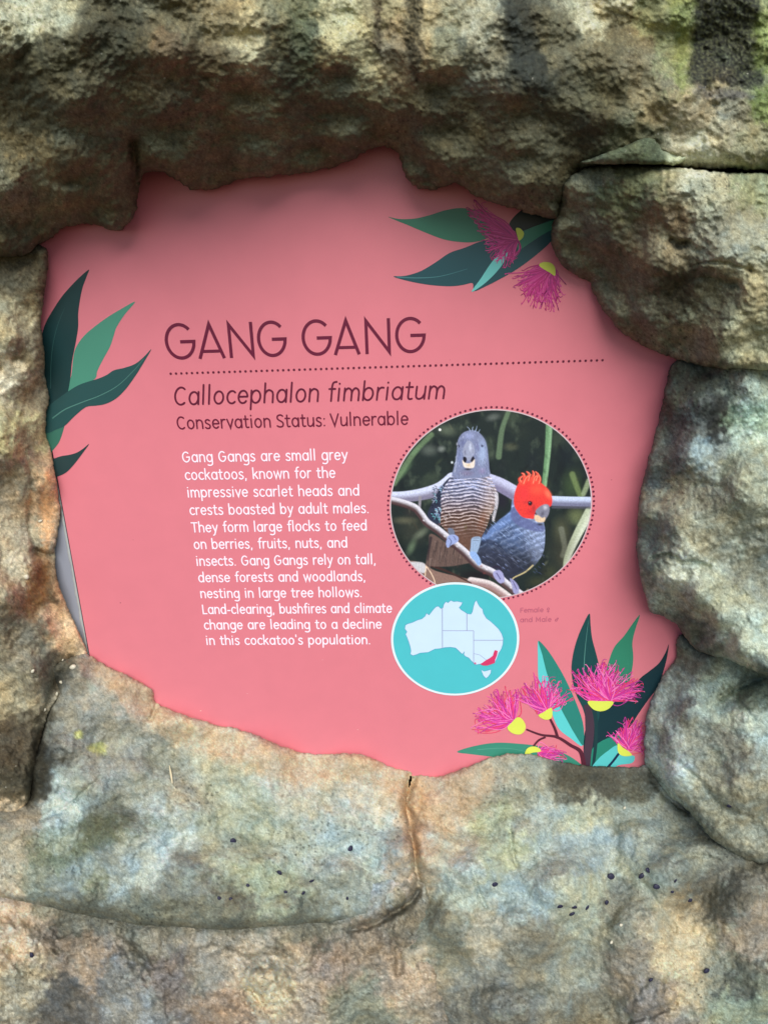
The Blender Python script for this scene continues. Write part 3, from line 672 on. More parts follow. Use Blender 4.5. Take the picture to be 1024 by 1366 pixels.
write([("Female $f", (693.5, 817), (733, 816)), ("and Male $m", (693.5, 829.8), (744, 828.8))], 5.3, 0.9, (186, 98, 122), 4, "caption", 0.0, "small faint caption under the bird picture")

# title in wide geometric capitals, one part per letter
def capital(ch, x0, x1):
    bl = lambda u: 478.6 - 0.0285 * (u - 266)
    A = W(x0, bl(x0)); B = W(x1, bl(x1)); ax = B - A; Lw = np.linalg.norm(ax); ax /= Lw; up = np.array([-ax[1], ax[0]])
    px = np.linalg.norm(W(x0 + 1, bl(x0)) - A); H = 46.5 * px; sw = 4.25 * px; e = sw / 2
    fl = Flat(); m_ = pm((104, 24, 56)); pt = lambda x, y: A + ax * x + up * y
    if ch == 'G':
        c = arc(Lw / 2, H / 2, Lw / 2 - e, H / 2 - e * .8, 44, 345, 36)
        c = c + [(Lw - e, H * .49), (Lw * .50, H * .49)]
        fl.ribbon([pt(*q) for q in c], sw, 4, m_, False)
    elif ch == 'A':
        fl.ribbon([pt(e * .9, 0), pt(Lw / 2, H * .95), pt(Lw - e * .9, 0)], sw, 4, m_, False)
        fl.ribbon([pt(Lw * .18, H * .205), pt(Lw * .82, H * .205)], sw * .92, 4.6, m_, False)
    else:
        fl.ribbon([pt(e, 0), pt(e, H * .93), pt(Lw - e, H * .05), pt(Lw - e, H * .985)], sw, 4, m_, False)
    fl.build("letter")
for ch, a, b in (('G', 223.2, 263.6), ('A', 265.2, 301.6), ('N', 307, 340.4), ('G', 345, 384.2), ('G', 403.9, 444), ('A', 445.4, 481), ('N', 487.5, 521.4), ('G', 527.5, 568)):
    capital(ch, a, b)
fl = Flat()
for k in range(80):
    t = k / 79; q = W(228, 498.4) * (1 - t) + W(803, 480.4) * t; fl.disc(q, .00150, 4, pm(MAROON), 10)
fl.build("dotted_rule", label="long dotted maroon line under the title")

# ---- round bird picture (printed photograph), painted as colour on a fine flat mesh
cA, cB, cT, cD = W(515.6, 669), W(793.2, 669), W(656, 542.5), W(652, 801)
PC = np.array([(cA[0] + cB[0]) / 2, (cT[1] + cD[1]) / 2]); PR = ((cB[0] - cA[0]) + (cT[1] - cD[1])) / 4
ZS = 1024 / 300.0
stp = 2.1
cu = np.arange(20, 1000, stp); cv = np.arange(20, 940, stp)
CU, CV = np.meshgrid(cu, cv)
IMG = np.zeros(CU.shape + (3,)); IMG[:] = lin((42, 56, 56))
def blendm(m, rgb): 
    global IMG
    c = lin(rgb) if not isinstance(rgb, np.ndarray) else rgb
    IMG[:] = IMG * (1 - m[..., None]) + c * m[..., None]
def bf(pts, rgb, soft=1.5, st=1.0, n=5, smooth=True, tex=None):
    p = catmull(pts, True, n) if smooth else np.array(pts, float)
    a0 = p.min(0) - 8 - soft * 2; a1 = p.max(0) + 8 + soft * 2
    i0, i1 = np.searchsorted(cv, [a0[1], a1[1]]); j0, j1 = np.searchsorted(cu, [a0[0], a1[0]])
    if i1 <= i0 or j1 <= j0: return
    u_, v_ = CU[i0:i1, j0:j1], CV[i0:i1, j0:j1]
    m = sstep(-soft, soft, sdist(p, u_, v_)) * st
    c = lin(rgb) if tex is None else tex(u_, v_)
    IMG[i0:i1, j0:j1] = IMG[i0:i1, j0:j1] * (1 - m[..., None]) + c * m[..., None]
def bs(pts, w_, rgb, soft=1.5, st=1.0, light=None, smooth=True):
    """soft stroke of width w_ (a number or two end widths); light = colour of its upper edge"""
    p = catmull(pts, False, 5) if smooth else np.array(pts, float)
    w0, w1 = (w_, w_) if np.isscalar(w_) else w_
    a0 = p.min(0) - max(w0, w1) - 6; a1 = p.max(0) + max(w0, w1) + 6
    i0, i1 = np.searchsorted(cv, [a0[1], a1[1]]); j0, j1 = np.searchsorted(cu, [a0[0], a1[0]])
    if i1 <= i0 or j1 <= j0: return
    u_, v_ = CU[i0:i1, j0:j1], CV[i0:i1, j0:j1]
    best = np.full(u_.shape, 1e9); side = np.zeros(u_.shape); N = len(p) - 1
    for i in range(N):
        ex, ey = p[i + 1] - p[i]; l2 = ex * ex + ey * ey + 1e-9
        t = np.clip(((u_ - p[i][0]) * ex + (v_ - p[i][1]) * ey) / l2, 0, 1)
        dd = np.hypot(u_ - p[i][0] - t * ex, v_ - p[i][1] - t * ey); hw = (w0 + (w1 - w0) * (i + t) / N) / 2
        sd_ = ((u_ - p[i][0]) * ey - (v_ - p[i][1]) * ex) / math.sqrt(l2) / np.maximum(hw, .1)
        q = dd - hw; b = q < best; best = np.where(b, q, best); side = np.where(b, sd_, side)
    m = sstep(soft, -soft, best) * st
    c = lin(rgb) * np.ones(u_.shape + (1,))
    if light is not None:
        s_ = sstep(-.55, .6, side)[..., None]; c = c * (1 - s_) + lin(light) * s_
    c = c * (1 + .16 * fbm(u_ / 16, v_ / 5, 3, 61))[..., None]
    IMG[i0:i1, j0:j1] = IMG[i0:i1, j0:j1] * (1 - m[..., None]) + c * m[..., None]
def bb(cx, cy, rx, ry, rgb, st=1.0, rot=0, hard=0.0):
    c_, s_ = math.cos(math.radians(rot)), math.sin(math.radians(rot))
    x = ((CU - cx) * c_ + (CV - cy) * s_) / rx; y = (-(CU - cx) * s_ + (CV - cy) * c_) / ry
    d = np.sqrt(x * x + y * y); blendm(sstep(1.0, hard, d) * st, rgb)

# out-of-focus foliage
n_ = fbm(CU / 120, CV / 150, 4, 70); blendm(sstep(0.05, .55, n_) * .8, (74, 88, 74))
n_ = fbm(CU / 60, CV / 85, 4, 74); blendm(sstep(0.15, .6, n_) * .55, (104, 118, 100))
n_ = fbm(CU / 80, CV / 110, 3, 78); blendm(sstep(0.1, .5, n_) * .7, (28, 40, 46))
for q in [(230,240,60,40,(118,128,120),.6,0),(285,235,26,22,(150,158,152),.7,0),(310,150,70,40,(120,132,112),.6,10),(520,90,50,26,(128,136,130),.6,-15),(600,225,50,28,(112,116,92),.6,0),
          (110,340,90,24,(104,134,100),.8,-48),(165,245,60,18,(110,150,112),.7,-48),(120,560,80,26,(118,118,96),.7,0),(190,620,60,26,(138,150,130),.7,-35),(150,680,26,60,(118,140,112),.7,25),
          (100,650,40,60,(34,48,46),.8,0),(200,690,50,60,(34,50,52),.7,0),(880,400,70,110,(88,112,70),.5,0),(900,540,70,60,(136,146,100),.6,0),(830,600,60,90,(110,112,84),.55,0),(845,740,50,60,(84,84,70),.6,0),
          (780,800,60,60,(84,88,64),.6,0),(720,840,70,40,(80,84,58),.6,0),(650,160,60,60,(52,64,58),.6,0),(860,250,70,120,(34,48,58),.7,0),(700,300,60,90,(36,46,56),.6,0),(560,320,40,90,(38,48,56),.6,0),
          (560,470,50,70,(48,44,62),.85,0),(540,560,26,60,(50,46,56),.6,0),(150,520,50,40,(64,60,62),.7,0),(440,810,120,40,(40,36,44),.9,0),(590,720,60,60,(60,62,64),.6,0)]:
    bb(*q[:4], q[4], q[5], q[6])
bs([(590,65),(560,150),(545,270)], (20, 26), (118, 142, 112), 5, .75); bs([(775,120),(768,250),(752,400)], (30, 22), (122, 164, 122), 4, .9, (150, 190, 148))
bs([(880,350),(905,420),(925,470)], (26, 22), (126, 146, 96), 6, .8); bs([(955,380),(930,440)], (24, 20), (160, 176, 140), 5, .8)
bs([(960,520),(905,620),(860,720),(850,790)], (46, 24), (192, 202, 176), 4, .95, (214, 222, 202)); bs([(830,600),(845,680),(835,720)], (26, 20), (132, 138, 124), 6, .7)
bs([(240,170),(180,230),(120,310),(70,390)], (22, 26), (122, 148, 112), 6, .7)
bb(278, 147, 8, 8, (250, 250, 245), 1, 0, .4)
for k in range(90):       # broken leaves and bokeh behind
    x = random.uniform(40, 960); y = random.uniform(60, 900); a_ = random.choice([-50, -40, 60, 75, 85])
    bb(x, y, random.uniform(10, 40), random.uniform(5, 14), random.choice([(96, 106, 78), (122, 126, 104), (30, 36, 38), (58, 62, 48), (84, 74, 60), (26, 32, 40)]), random.uniform(.2, .5), a_)
bb(850, 700, 120, 150, (98, 92, 70), .35); bb(160, 600, 110, 110, (92, 90, 74), .35)
# pale branch behind
bs([(20,450),(110,452),(200,440),(280,415),(335,375)], (42, 66), (138, 134, 158), 3, 1, (206, 212, 236))
bs([(490,375),(545,395),(600,425),(640,450)], (62, 66), (140, 134, 165), 3, 1, (196, 198, 226))
bs([(770,470),(860,474),(1000,476)], (44, 46), (130, 132, 160), 3, 1, (200, 212, 240)); bs([(790,500),(1000,502)], (10, 12), (96, 96, 112), 4, .8)
# trunk stub at the lower left
bf([(100,755),(200,755),(260,790),(420,830),(560,870),(600,920),(540,940),(60,900)], (150, 122, 112), 3)
bf([(115,755),(200,752),(215,790),(180,800)], (205, 205, 210), 4, .9); bf([(150,800),(200,800),(210,850),(160,830)], (110, 62, 62), 5, .7)
bs([(420,835),(500,850),(560,885),(600,915)], (34, 30), (170, 140, 140), 3, 1, (222, 212, 212))
bs([(215,768),(238,800),(255,840),(250,870)], (5, 4), (226, 200, 176), 1.5); bs([(215,770),(210,820),(208,860)], (4, 4), (230, 206, 180), 1.5)
bs([(240,765),(330,800),(420,845)], (14, 5), (78, 54, 52), 3)
# ---- the red headed bird, on the right
def blue_tex(u_, v_):
    g = fbm(u_ / 60, v_ / 60, 3, 81)
    k = sstep(585, 770, v_)[..., None]
    base = lin((112, 138, 184)) * (1 - k) + lin((66, 74, 94)) * k
    s1 = np.sin((v_ + 0.45 * (u_ - 600) + 14 * fbm(u_ / 22, v_ / 22, 3, 83)) / 4.6) * .5 + .5
    f_ = (s1 ** 2 * (0.35 + .65 * sstep(-.3, .4, fbm(u_ / 16, v_ / 12, 3, 85))))[..., None]
    c = base * (.66 + .5 * g[..., None]) * (1 - .35 * k * f_) + f_ * (lin((188, 206, 240)) * (1 - k * .75)) * .42
    ed = sstep(640, 745, u_ + .35 * (700 - v_))[..., None] * sstep(860, 720, v_)[..., None]
    return c * (1 - .45 * ed) + lin((190, 204, 236)) * ed * .45 * (.75 + .5 * f_)
bf([(628,430),(606,470),(596,520),(545,560),(500,610),(465,650),(450,700),(462,770),(520,808),(590,838),(625,825),(680,790),(725,745),(750,695),(756,630),(752,580),(735,545),(650,500)], None, 2, 1, tex=blue_tex)
bs([(600,540),(560,575),(520,600),(480,640)], (36, 30), (120, 150, 204), 8, .6); bs([(460,665),(500,655),(540,672),(560,690)], (22, 14), (48, 58, 84), 5, .7)
bf([(455,690),(520,680),(600,720),(640,760),(620,830),(560,838),(490,790),(460,760)], (58, 62, 82), 16, .7)
for k in range(70):
    x = random.uniform(470, 740); y = random.uniform(560, 760); l = random.uniform(12, 30)
    bs([(x, y), (x + l * .6, y + l * .45), (x + l, y + l * 1.0)], (3.2, 1), (176, 198, 240) if y < 650 else (112, 120, 142), 1.6, .55)
bs([(700,765),(665,795),(615,820),(605,835)], (7, 5), (202, 188, 140), 2, .9)
bf([(612,500),(640,530),(700,565),(750,585),(745,610),(690,605),(630,580),(600,545)], (104, 112, 160), 6, .8)
bf([(640,385),(672,372),(710,372),(745,395),(775,425),(788,460),(785,490),(770,500),(742,500),(712,520),(706,550),(690,552),(655,545),(632,522),(616,492),(614,460),(622,420)], (232, 68, 62), 2)
bb(720, 420, 60, 40, (250, 96, 72), .8); bb(660, 440, 40, 60, (238, 62, 72), .7); bb(690, 520, 40, 26, (214, 48, 60), .7); bb(770, 440, 22, 40, (252, 140, 104), .7, -30); bb(705, 505, 16, 30, (168, 52, 66), .6); bb(680, 478, 34, 12, (180, 56, 70), .5)
for pts in ([(648,388),(640,372),(652,358)],[(662,380),(660,352),(650,345)],[(678,378),(684,350),(672,338)],[(695,376),(704,350),(700,335)],[(712,378),(722,352),(712,338)],[(726,392),(732,368),(722,345)],[(656,392),(668,366),(690,352)],[(700,390),(706,366),(718,356)]):
    bs(pts, (20, 5), (236, 84, 66), 2.2, .95); bs([(q[0] + 2, q[1]) for q in pts], (4, 2), (255, 176, 142), 1.5, .7)
bb(688, 482, 13, 14, (84, 44, 58), 1, 0, .5); bb(688, 482, 7, 8, (18, 14, 22), 1, 0, .5); bb(686, 479, 2.5, 2.5, (200, 190, 200), 1, 0, .4)
bf([(712,520),(730,498),(756,486),(774,492),(776,515),(768,540),(750,560),(730,545)], (140, 140, 158), 3); bb(757, 500, 16, 18, (206, 208, 220), .8); bb(744, 530, 14, 20, (92, 90, 108), .7, 20)
bf([(708,540),(722,535),(742,548),(756,545),(752,565),(725,568),(710,558)], (224, 198, 168), 3); bb(735, 578, 24, 10, (46, 40, 44), .85)
# ---- the grey bird, on the left
bf([(330,365),(292,395),(262,440),(238,490),(222,530),(232,560),(262,576),(290,560),(310,470)], (58, 66, 90), 2.5)
for k in range(90):
    x = random.uniform(238, 318); y = random.uniform(400, 560)
    if abs((x - 238) - (560 - y) * .35) < 46: bs([(x, y), (x + 9, y + 3), (x + 5, y + 13)], (3.5, 2), random.choice([(164, 184, 220), (190, 200, 220), (120, 190, 200), (36, 44, 66), (30, 34, 50)]), 1.6, .85)
bf([(238,620),(228,680),(216,745),(222,765),(300,770),(380,760),(420,740),(330,680)], (118, 98, 92), 3)
for k in range(70):      # tail feathers
    x = random.uniform(232, 400); y = random.uniform(650, 745); l_ = random.uniform(20, 60)
    bs([(x, y), (x - .16 * l_, y + l_)], (5, 2), random.choice([(84, 68, 66), (150, 130, 122), (100, 82, 78), (66, 56, 58)]), 2, .5)
bs([(236,640),(222,740)], (14, 6), (52, 46, 56), 4, .8)
def grey_tex(u_, v_):
    k = sstep(400, 560, v_)[..., None]
    base = lin((140, 146, 178)) * (1 - k) + lin((122, 92, 80)) * k
    x = (u_ - 410) / 125.0
    ph = (v_ + 20 * x * x * -1 + 7 * fbm(u_ / 45, v_ / 18, 3, 91) + 3 * np.sin(u_ / 21.0)) / (15.5)
    fr = ph - np.floor(ph)
    li = (sstep(.55, .86, fr) * sstep(1.0, .9, fr))[..., None]; dk = (sstep(.05, .25, fr) * sstep(.55, .3, fr))[..., None]
    amp = (sstep(650, 540, v_) * (.72 + .5 * fbm(u_ / 12, v_ / 7, 2, 93)).clip(.1, 1.1))[..., None]
    c = base * (1 - .82 * dk * amp) + li * amp * (lin((236, 228, 230)) * .80)
    r_ = sstep(440, 520, u_)[..., None] * sstep(600, 520, v_)[..., None]
    c = c * (1 - .3 * r_) + .3 * r_ * lin((226, 196, 172))
    r2 = sstep(560, 640, v_)[..., None] * sstep(470, 500, u_ - .1 * (v_ - 600))[..., None]
    return c * (.93 + .25 * fbm(u_ / 10, v_ / 10, 3, 95)[..., None]) * (1 - .0 * r2)
bf([(340,352),(318,378),(296,410),(284,450),(284,520),(280,570),(300,600),(340,640),(385,690),(410,712),(440,690),(465,640),(490,590),(508,540),(528,500),(540,460),(534,420),(518,385),(500,355),(420,345)], None, 2, 1, tex=grey_tex)
bb(470, 560, 26, 70, (150, 100, 76), .45, 15); bb(420, 600, 40, 60, (98, 72, 62), .45); bb(330, 590, 30, 40, (92, 76, 74), .4); bb(395, 590, 12, 26, (106, 96, 60), .5)
bs([(534,440),(536,480),(526,530),(520,560)], (18, 10), (206, 204, 214), 3, .8); bs([(510,540),(505,580),(486,620)], (12, 8), (58, 52, 62), 4, .8)
for k in range(60):
    x = random.uniform(330, 515); y = random.uniform(352, 410); bs([(x, y), (x + 9, y + 3), (x + 18, y + 2)], (3, 1.5), (190, 200, 240), 1.5, .6)
# head
bf([(356,230),(362,190),(380,164),(405,152),(432,150),(458,162),(482,192),(492,225),(498,270),(502,320),(500,358),(420,368),(338,362),(340,325),(350,285)], (136, 144, 176), 2.5)
bb(470, 250, 34, 90, (176, 196, 228), .7); bb(410, 175, 40, 24, (164, 174, 214), .7); bb(385, 205, 22, 30, (112, 118, 160), .7, 20); bb(450, 225, 14, 40, (122, 122, 166), .6, -20)
bb(370, 280, 22, 60, (132, 146, 188), .6); bb(400, 345, 50, 22, (138, 122, 150), .6); bb(470, 335, 26, 24, (166, 148, 190), .5)
bb(364, 222, 8, 10, (60, 60, 86), .9, 0, .2); bb(470, 221, 9, 9, (66, 68, 100), .9, 0, .2); bb(356, 212, 6, 12, (198, 200, 214), .6)
bf([(408,196),(424,205),(434,228),(436,252),(428,268),(418,282),(408,288),(396,280),(384,262),(384,236),(392,212)], (160, 166, 190), 3); bb(416, 228, 10, 28, (206, 214, 232), .8); bb(392, 250, 8, 22, (112, 112, 136), .6)
bf([(384,272),(396,272),(400,284),(392,300),(384,292)], (44, 40, 58), 2.5); bf([(432,270),(424,272),(418,288),(426,296),(436,286)], (48, 44, 60), 2.5)
bf([(380,285),(390,296),(408,300),(424,294),(436,282),(436,305),(430,320),(405,322),(386,314)], (226, 214, 204), 2.5); bb(408, 308, 14, 10, (214, 186, 140), .7); bb(405, 327, 26, 8, (40, 34, 46), .9)
for pts in ([(415,154),(411,142),(402,134)],[(426,152),(426,140),(430,134)],[(438,155),(444,142),(446,130)],[(452,160),(460,146)]): bs(pts, (4, 1.5), (168, 184, 214), 1.4, .85)
bs([(345,340),(352,300),(350,270)], (5, 3), (196, 206, 222), 2, .5); bb(333, 296, 8, 9, (210, 220, 226), .9, 0, .2)
for k in range(150):      # short barbs over head and cheeks
    x = random.uniform(345, 500); y = random.uniform(165, 355)
    if abs(x - 420) < 62 + (y - 165) * .1 and not (382 < x < 438 and 195 < y < 335):
        bs([(x, y), (x + (x - 420) * .05, y + 9)], (3, 1.2), random.choice([(196, 204, 228), (104, 108, 140), (86, 92, 122)]), 1.3, .45)
for k in range(90):       # dark and pale flecks on flanks
    x = random.uniform(292, 330) if k % 2 else random.uniform(500, 532); y = random.uniform(400, 560)
    bs([(x, y), (x + 7, y + 6)], (3.5, 1.5), random.choice([(60, 56, 66), (214, 206, 208)]), 1.3, .6)
for k in range(120):
    x = random.uniform(470, 745); y = random.uniform(590, 800)
    bs([(x, y), (x + 10, y + 7)], (4, 1.5), random.choice([(40, 46, 66), (150, 164, 204), (96, 110, 150)]), 1.4, .5)
# front branch and feet
bs([(188,455),(186,490),(184,520)], (14, 10), (150, 146, 156), 2.5)
bs([(20,462),(90,475),(160,500),(190,530),(220,570),(270,605),(330,655),(390,705),(450,765),(520,800),(580,850),(640,895),(700,935)], (32, 38), (100, 78, 80), 2.5, 1, (214, 212, 222))
bs([(60,484),(140,508),(176,530),(206,572),(262,616),(320,664),(380,716),(440,776),(510,812)], (7, 7), (78, 50, 56), 4, .55)
for x, y in ((205,560),(262,592),(300,632),(356,678),(420,728),(490,782),(560,832),(600,866)): bb(x, y, 9, 6, (238, 236, 244), .6, 40)
bb(276, 578, 9, 9, (110, 86, 100), .9, 0, .3); bb(466, 768, 10, 8, (156, 96, 96), .7); bb(480, 800, 12, 8, (128, 72, 70), .7)
bf([(315,596),(338,600),(345,625),(322,628)], (120, 132, 156), 3, .9)
bf([(308,652),(316,630),(340,624),(360,634),(362,652),(348,664),(330,672),(314,684),(306,670)], (158, 172, 216), 2.5); bs([(320,640),(330,656),(322,676)], 4, (88, 96, 138), 1.5, .8); bs([(340,632),(350,648)], 4, (92, 100, 146), 1.5, .7)
bf([(424,640),(462,636),(460,668),(446,708),(430,722),(414,712),(418,680)], (156, 178, 206), 3); bs([(430,640),(456,640)], 3, (90, 90, 110), 1.6, .6); bs([(428,650),(455,652)], 2.5, (96, 96, 110), 1.6, .6)
bf([(414,706),(436,702),(456,726),(466,756),(452,764),(436,744),(420,728)], (150, 180, 226), 2.5)
bf([(524,792),(550,786),(566,806),(572,836),(552,846),(530,826),(520,808)], (166, 166, 206), 3); bs([(536,800),(552,826)], 5, (84, 78, 132), 2, .8); bs([(520,772),(545,772),(556,786)], (8, 6), (60, 48, 76), 2.5, .8)
bf([(596,824),(620,838),(638,868),(630,896),(612,888),(606,860)], (160, 160, 200), 3); bs([(610,838),(626,872)], 4, (92, 84, 136), 2, .8)
bs([(640,700),(600,790),(604,835)], 3, (60, 60, 70), 2, .3)
bb(678, 880, 12, 14, (176, 160, 136), .8)
IMG *= (1 + .22 * fbm(CU / 6, CV / 9, 3, 97))[..., None]
_l = (IMG @ np.array([.25, .6, .15]))[..., None]
IMG = _l + .90 * (IMG - _l)
IMG = np.clip((np.clip(IMG, 0, 1) / .30) ** 1.22 * .30 * .95 + .002, 0, 1)
pw = W(505 + CU / ZS, 530 + CV / ZS)
rr_ = np.hypot(pw[..., 0] - PC[0], pw[..., 1] - PC[1])
RP = PR * 0.968
kp = rr_ < RP
ixx = np.arange(CU.size).reshape(CU.shape)
kq = kp[:-1, :-1] & kp[1:, :-1] & kp[:-1, 1:] & kp[1:, 1:]
fq = np.stack([ixx[:-1, :-1], ixx[1:, :-1], ixx[1:, 1:], ixx[:-1, 1:]], -1)[kq]
us_ = np.unique(fq); rmp = np.full(CU.size, -1); rmp[us_] = np.arange(len(us_))
vv = np.stack([pw[..., 0], np.full(CU.shape, -LAY * 5), pw[..., 1]], -1).reshape(-1, 3)[us_]
phm = bpy.data.materials.new("photo_print"); phm.use_nodes = True
pa = phm.node_tree.nodes.new('ShaderNodeAttribute'); pa.attribute_name = 'tint'
pb = phm.node_tree.nodes['Principled BSDF']; phm.node_tree.links.new(pa.outputs['Color'], pb.inputs['Base Color']); pb.inputs['Roughness'].default_value = .38
pic = link("bird_picture", mesh_np("bird_picture", vv, rmp[fq], False, IMG.reshape(-1, 3)[us_]), phm, sign)
pic['label'] = "round printed photograph of a grey cockatoo and a red-headed one on branches"
fl = Flat(); an = np.linspace(0, 2 * np.pi, 121)
fl.ribbon(np.stack([PC[0] + (RP + .0001) * np.cos(an), PC[1] + (RP + .0001) * np.sin(an)], 1), .0014, 6, pm((212, 190, 196)), False)
fl.build("picture_rim")
fl = Flat()
for k in range(128):
    a = 2 * math.pi * k / 128; fl.disc((PC[0] + PR * .993 * math.cos(a), PC[1] + PR * .993 * math.sin(a)), .00145, 4, pm((106, 32, 60)), 10)
fl.build("dotted_ring", label="ring of maroon dots round the bird picture")

# ---- map
mA, mB, mT, mD = W(522.4, 852), W(691.0, 852), W(607, 775.3), W(607, 928.3)
MC = np.array([(mA[0] + mB[0]) / 2, (mT[1] + mD[1]) / 2]); MR = ((mB[0] - mA[0]) + (mT[1] - mD[1])) / 4
fl = Flat(); fl.disc(MC, MR, 7, pm((226, 240, 246)), 96); fl.build("map_border")
fl = Flat(); fl.disc(MC, MR - .0031, 8, pm((80, 194, 203)), 96); fl.build("map_sea", label="turquoise sea round the map of Australia")
zm = lambda p, sm=False, cl=True: Wp(p, 510, 760, 4.096, 3, cl, sm)
AUS = [(125,300),(140,292),(165,285),(192,272),(215,266),(232,252),(240,235),(254,245),(264,232),(280,212),(292,200),(305,197),(318,210),(330,205),(334,188),(345,172),(358,178),(372,165),(388,172),(408,170),(436,176),(430,190),(418,204),(428,216),(445,226),
 (462,238),(482,240),(490,228),(496,200),(503,176),(512,164),(520,182),(530,200),(545,212),(550,236),(566,262),(590,280),(612,300),(634,322),(650,348),(658,372),(656,404),(648,430),(634,452),(624,480),(614,500),(590,508),(566,520),(548,514),(530,512),(512,516),(494,504),(484,494),
 (470,478),(452,470),(444,462),(446,444),(436,458),(428,452),(412,436),(398,424),(370,420),(340,422),(312,428),(286,430),(266,440),(250,448),(226,450),(204,452),(186,460),(166,466),(152,458),(156,440),(150,412),(142,388),(134,366),(126,350),(134,336),(122,320)]
fl = Flat(); A_ = zm(AUS); fl.poly(A_, 10, pm((206, 230, 246)))
T_ = zm([(538,545),(556,552),(592,542),(590,562),(576,582),(564,590),(550,576)]); fl.poly(T_, 10, pm((206, 230, 246)))
fl.build("map_land", label="pale map of Australia with Tasmania")
fl = Flat(); cl_ = np.vstack([A_, A_[:1]]); fl.ribbon(cl_, .00045, 12, pm((110, 150, 200)), False); fl.ribbon(np.vstack([T_, T_[:1]]), .00045, 12, pm((110, 150, 200)), False)
for ln, w_ in (([(326,206),(327,424)], .0008), ([(328,330),(497,330)], .0007), ([(460,236),(460,330)], .0008), ([(497,331),(497,508)], .0007), ([(498,382),(656,382)], .0007), ([(498,455),(530,462),(566,490)], .0005)):
    fl.ribbon(zm(ln, False, False), w_, 13, pm((150, 152, 200)), False)
fl.build("map_outline")
fl = Flat(); fl.poly(zm([(628,440),(612,436),(606,450),(602,466),(584,480),(562,492),(546,504),(532,512),(548,520),(572,520),(596,512),(612,506),(614,488),(624,464)]), 14, pm((214, 60, 108)))
fl.disc(zm([(505, 508)])[0], .0016, 14, pm((206, 110, 150)), 8); fl.build("map_range", label="crimson patch in the south-east of the map")

# ---- printed leaves and blossoms
def leaf(o, pts, rgb, lay, vein=None, vrgb=None, vw=1.0, label=None):
    ox, oy, s = o; fl = Flat(); fl.poly(Wp(pts, ox, oy, s, 4), lay, pm(rgb))
    if vein: 
        p = Wp(vein, ox, oy, s, 6, False); n = len(p); fl.ribbon(p, np.linspace(vw, .25 * vw, n) * .00095, lay + .5, pm(vrgb), False)
    return fl.build("leaf", label=label)
OL = (40, 340, 4.267)
leaf(OL, [(600,266),(520,308),(450,350),(380,400),(310,460),(262,530),(246,600),(236,690),(205,800),(300,740),(372,705),(385,660),(420,590),(458,520),(478,460),(495,410),(540,340)], (76, 144, 122), 2, label="mid green leaf at the left edge")
leaf(OL, [(100,1000),(190,975),(200,965),(185,1020),(165,1070),(130,1115),(100,1150),(60,1100)], (58, 112, 96), 2)
leaf(OL, [(337,84),(290,122),(240,172),(185,235),(135,310),(95,380),(72,450),(68,530),(76,640),(92,760),(90,860),(100,960),(160,940),(200,850),(218,780),(232,700),(242,600),(262,500),(276,410),(276,340),(284,270),(300,190),(325,120)], (26, 60, 62), 3, [(120,760),(122,620),(135,500),(160,400),(200,300)], (50, 92, 90), 1.2, "tall dark leaf at the left edge")
leaf(OL, [(692,536),(650,580),(600,620),(540,642),(480,656),(440,682),(390,704),(330,722),(270,745),(200,790),(120,850),(50,920),(50,1000),(100,1014),(150,994),(200,972),(255,918),(320,866),(375,858),(430,848),(490,818),(545,765),(600,690),(650,610)], (40, 80, 80), 4, [(130,930),(200,880),(300,838),(400,800),(500,745),(590,660),(650,590)], (80, 128, 118), 1.6, "long dark leaf curving right at the left edge")
leaf(OL, [(338,1076),(305,1102),(270,1124),(225,1138),(180,1145),(130,1162),(80,1180),(60,1230),(100,1275),(150,1264),(205,1240),(250,1195),(300,1130)], (38, 64, 66), 4, label="small dark leaf low at the left edge")
OT = (500, 240, 3.413)
leaf(OT, [(60,168),(110,178),(180,176),(250,160),(320,138),(390,128),(460,138),(520,150),(540,230),(500,270),(440,284),(380,282),(310,270),(230,240),(150,206),(100,186)], (56, 122, 98), 2, label="mid green leaf at the top of the sign")  # green darkened: the overhang's shade is painted into the ink
leaf(OT, [(610,200),(650,150),(700,120),(780,120),(840,170),(820,210),(740,240),(670,270),(630,240)], (22, 40, 44), 2)
leaf(OT, [(84,440),(140,436),(210,414),(280,372),(340,332),(410,308),(480,280),(560,262),(640,240),(720,215),(810,180),(850,200),(800,280),(720,352),(640,410),(560,456),(500,486),(450,506),(444,470),(400,478),(340,484),(250,478),(160,462)], (34, 80, 88), 3, [(100,442),(200,446),(300,438),(420,405)], (70, 126, 130), 1.5, "long dark teal leaf pointing left at the top of the sign")
leaf(OT, [(655,252),(700,222),(760,200),(830,180),(820,215),(760,250),(700,290),(650,318)], (60, 136, 112), 4)
leaf(OT, [(438,510),(480,450),(530,375),(570,335),(610,310),(600,350),(560,410),(500,470)], (112, 202, 196), 5, label="pale turquoise leaf tip at the top of the sign")
OB = (600, 800, 3.303)
leaf(OB, [(30,670),(100,646),(200,630),(300,634),(400,646),(490,672),(560,712),(600,760),(480,760),(350,740),(260,705),(170,690),(90,680)], (60, 142, 120), 2, [(120,660),(260,655),(420,690)], (96, 172, 148), 1)
leaf(OB, [(388,180),(386,260),(388,340),(400,410),(440,450),(452,510),(480,570),(530,610),(582,644),(560,560),(500,460),(450,370),(415,260)], (96, 208, 208), 2, label="turquoise half of the upright leaf")
leaf(OB, [(388,180),(425,216),(465,275),(505,345),(540,420),(565,480),(584,540),(590,600),(584,642),(548,590),(520,540),(488,480),(452,400),(425,320),(405,240)], (46, 132, 120), 3)
leaf(OB, [(835,66),(800,110),(765,160),(725,205),(702,260),(690,320),(720,370),(780,370),(800,310),(806,250),(802,190),(815,130)], (54, 136, 108), 2, label="mid green leaf behind the largest blossom")
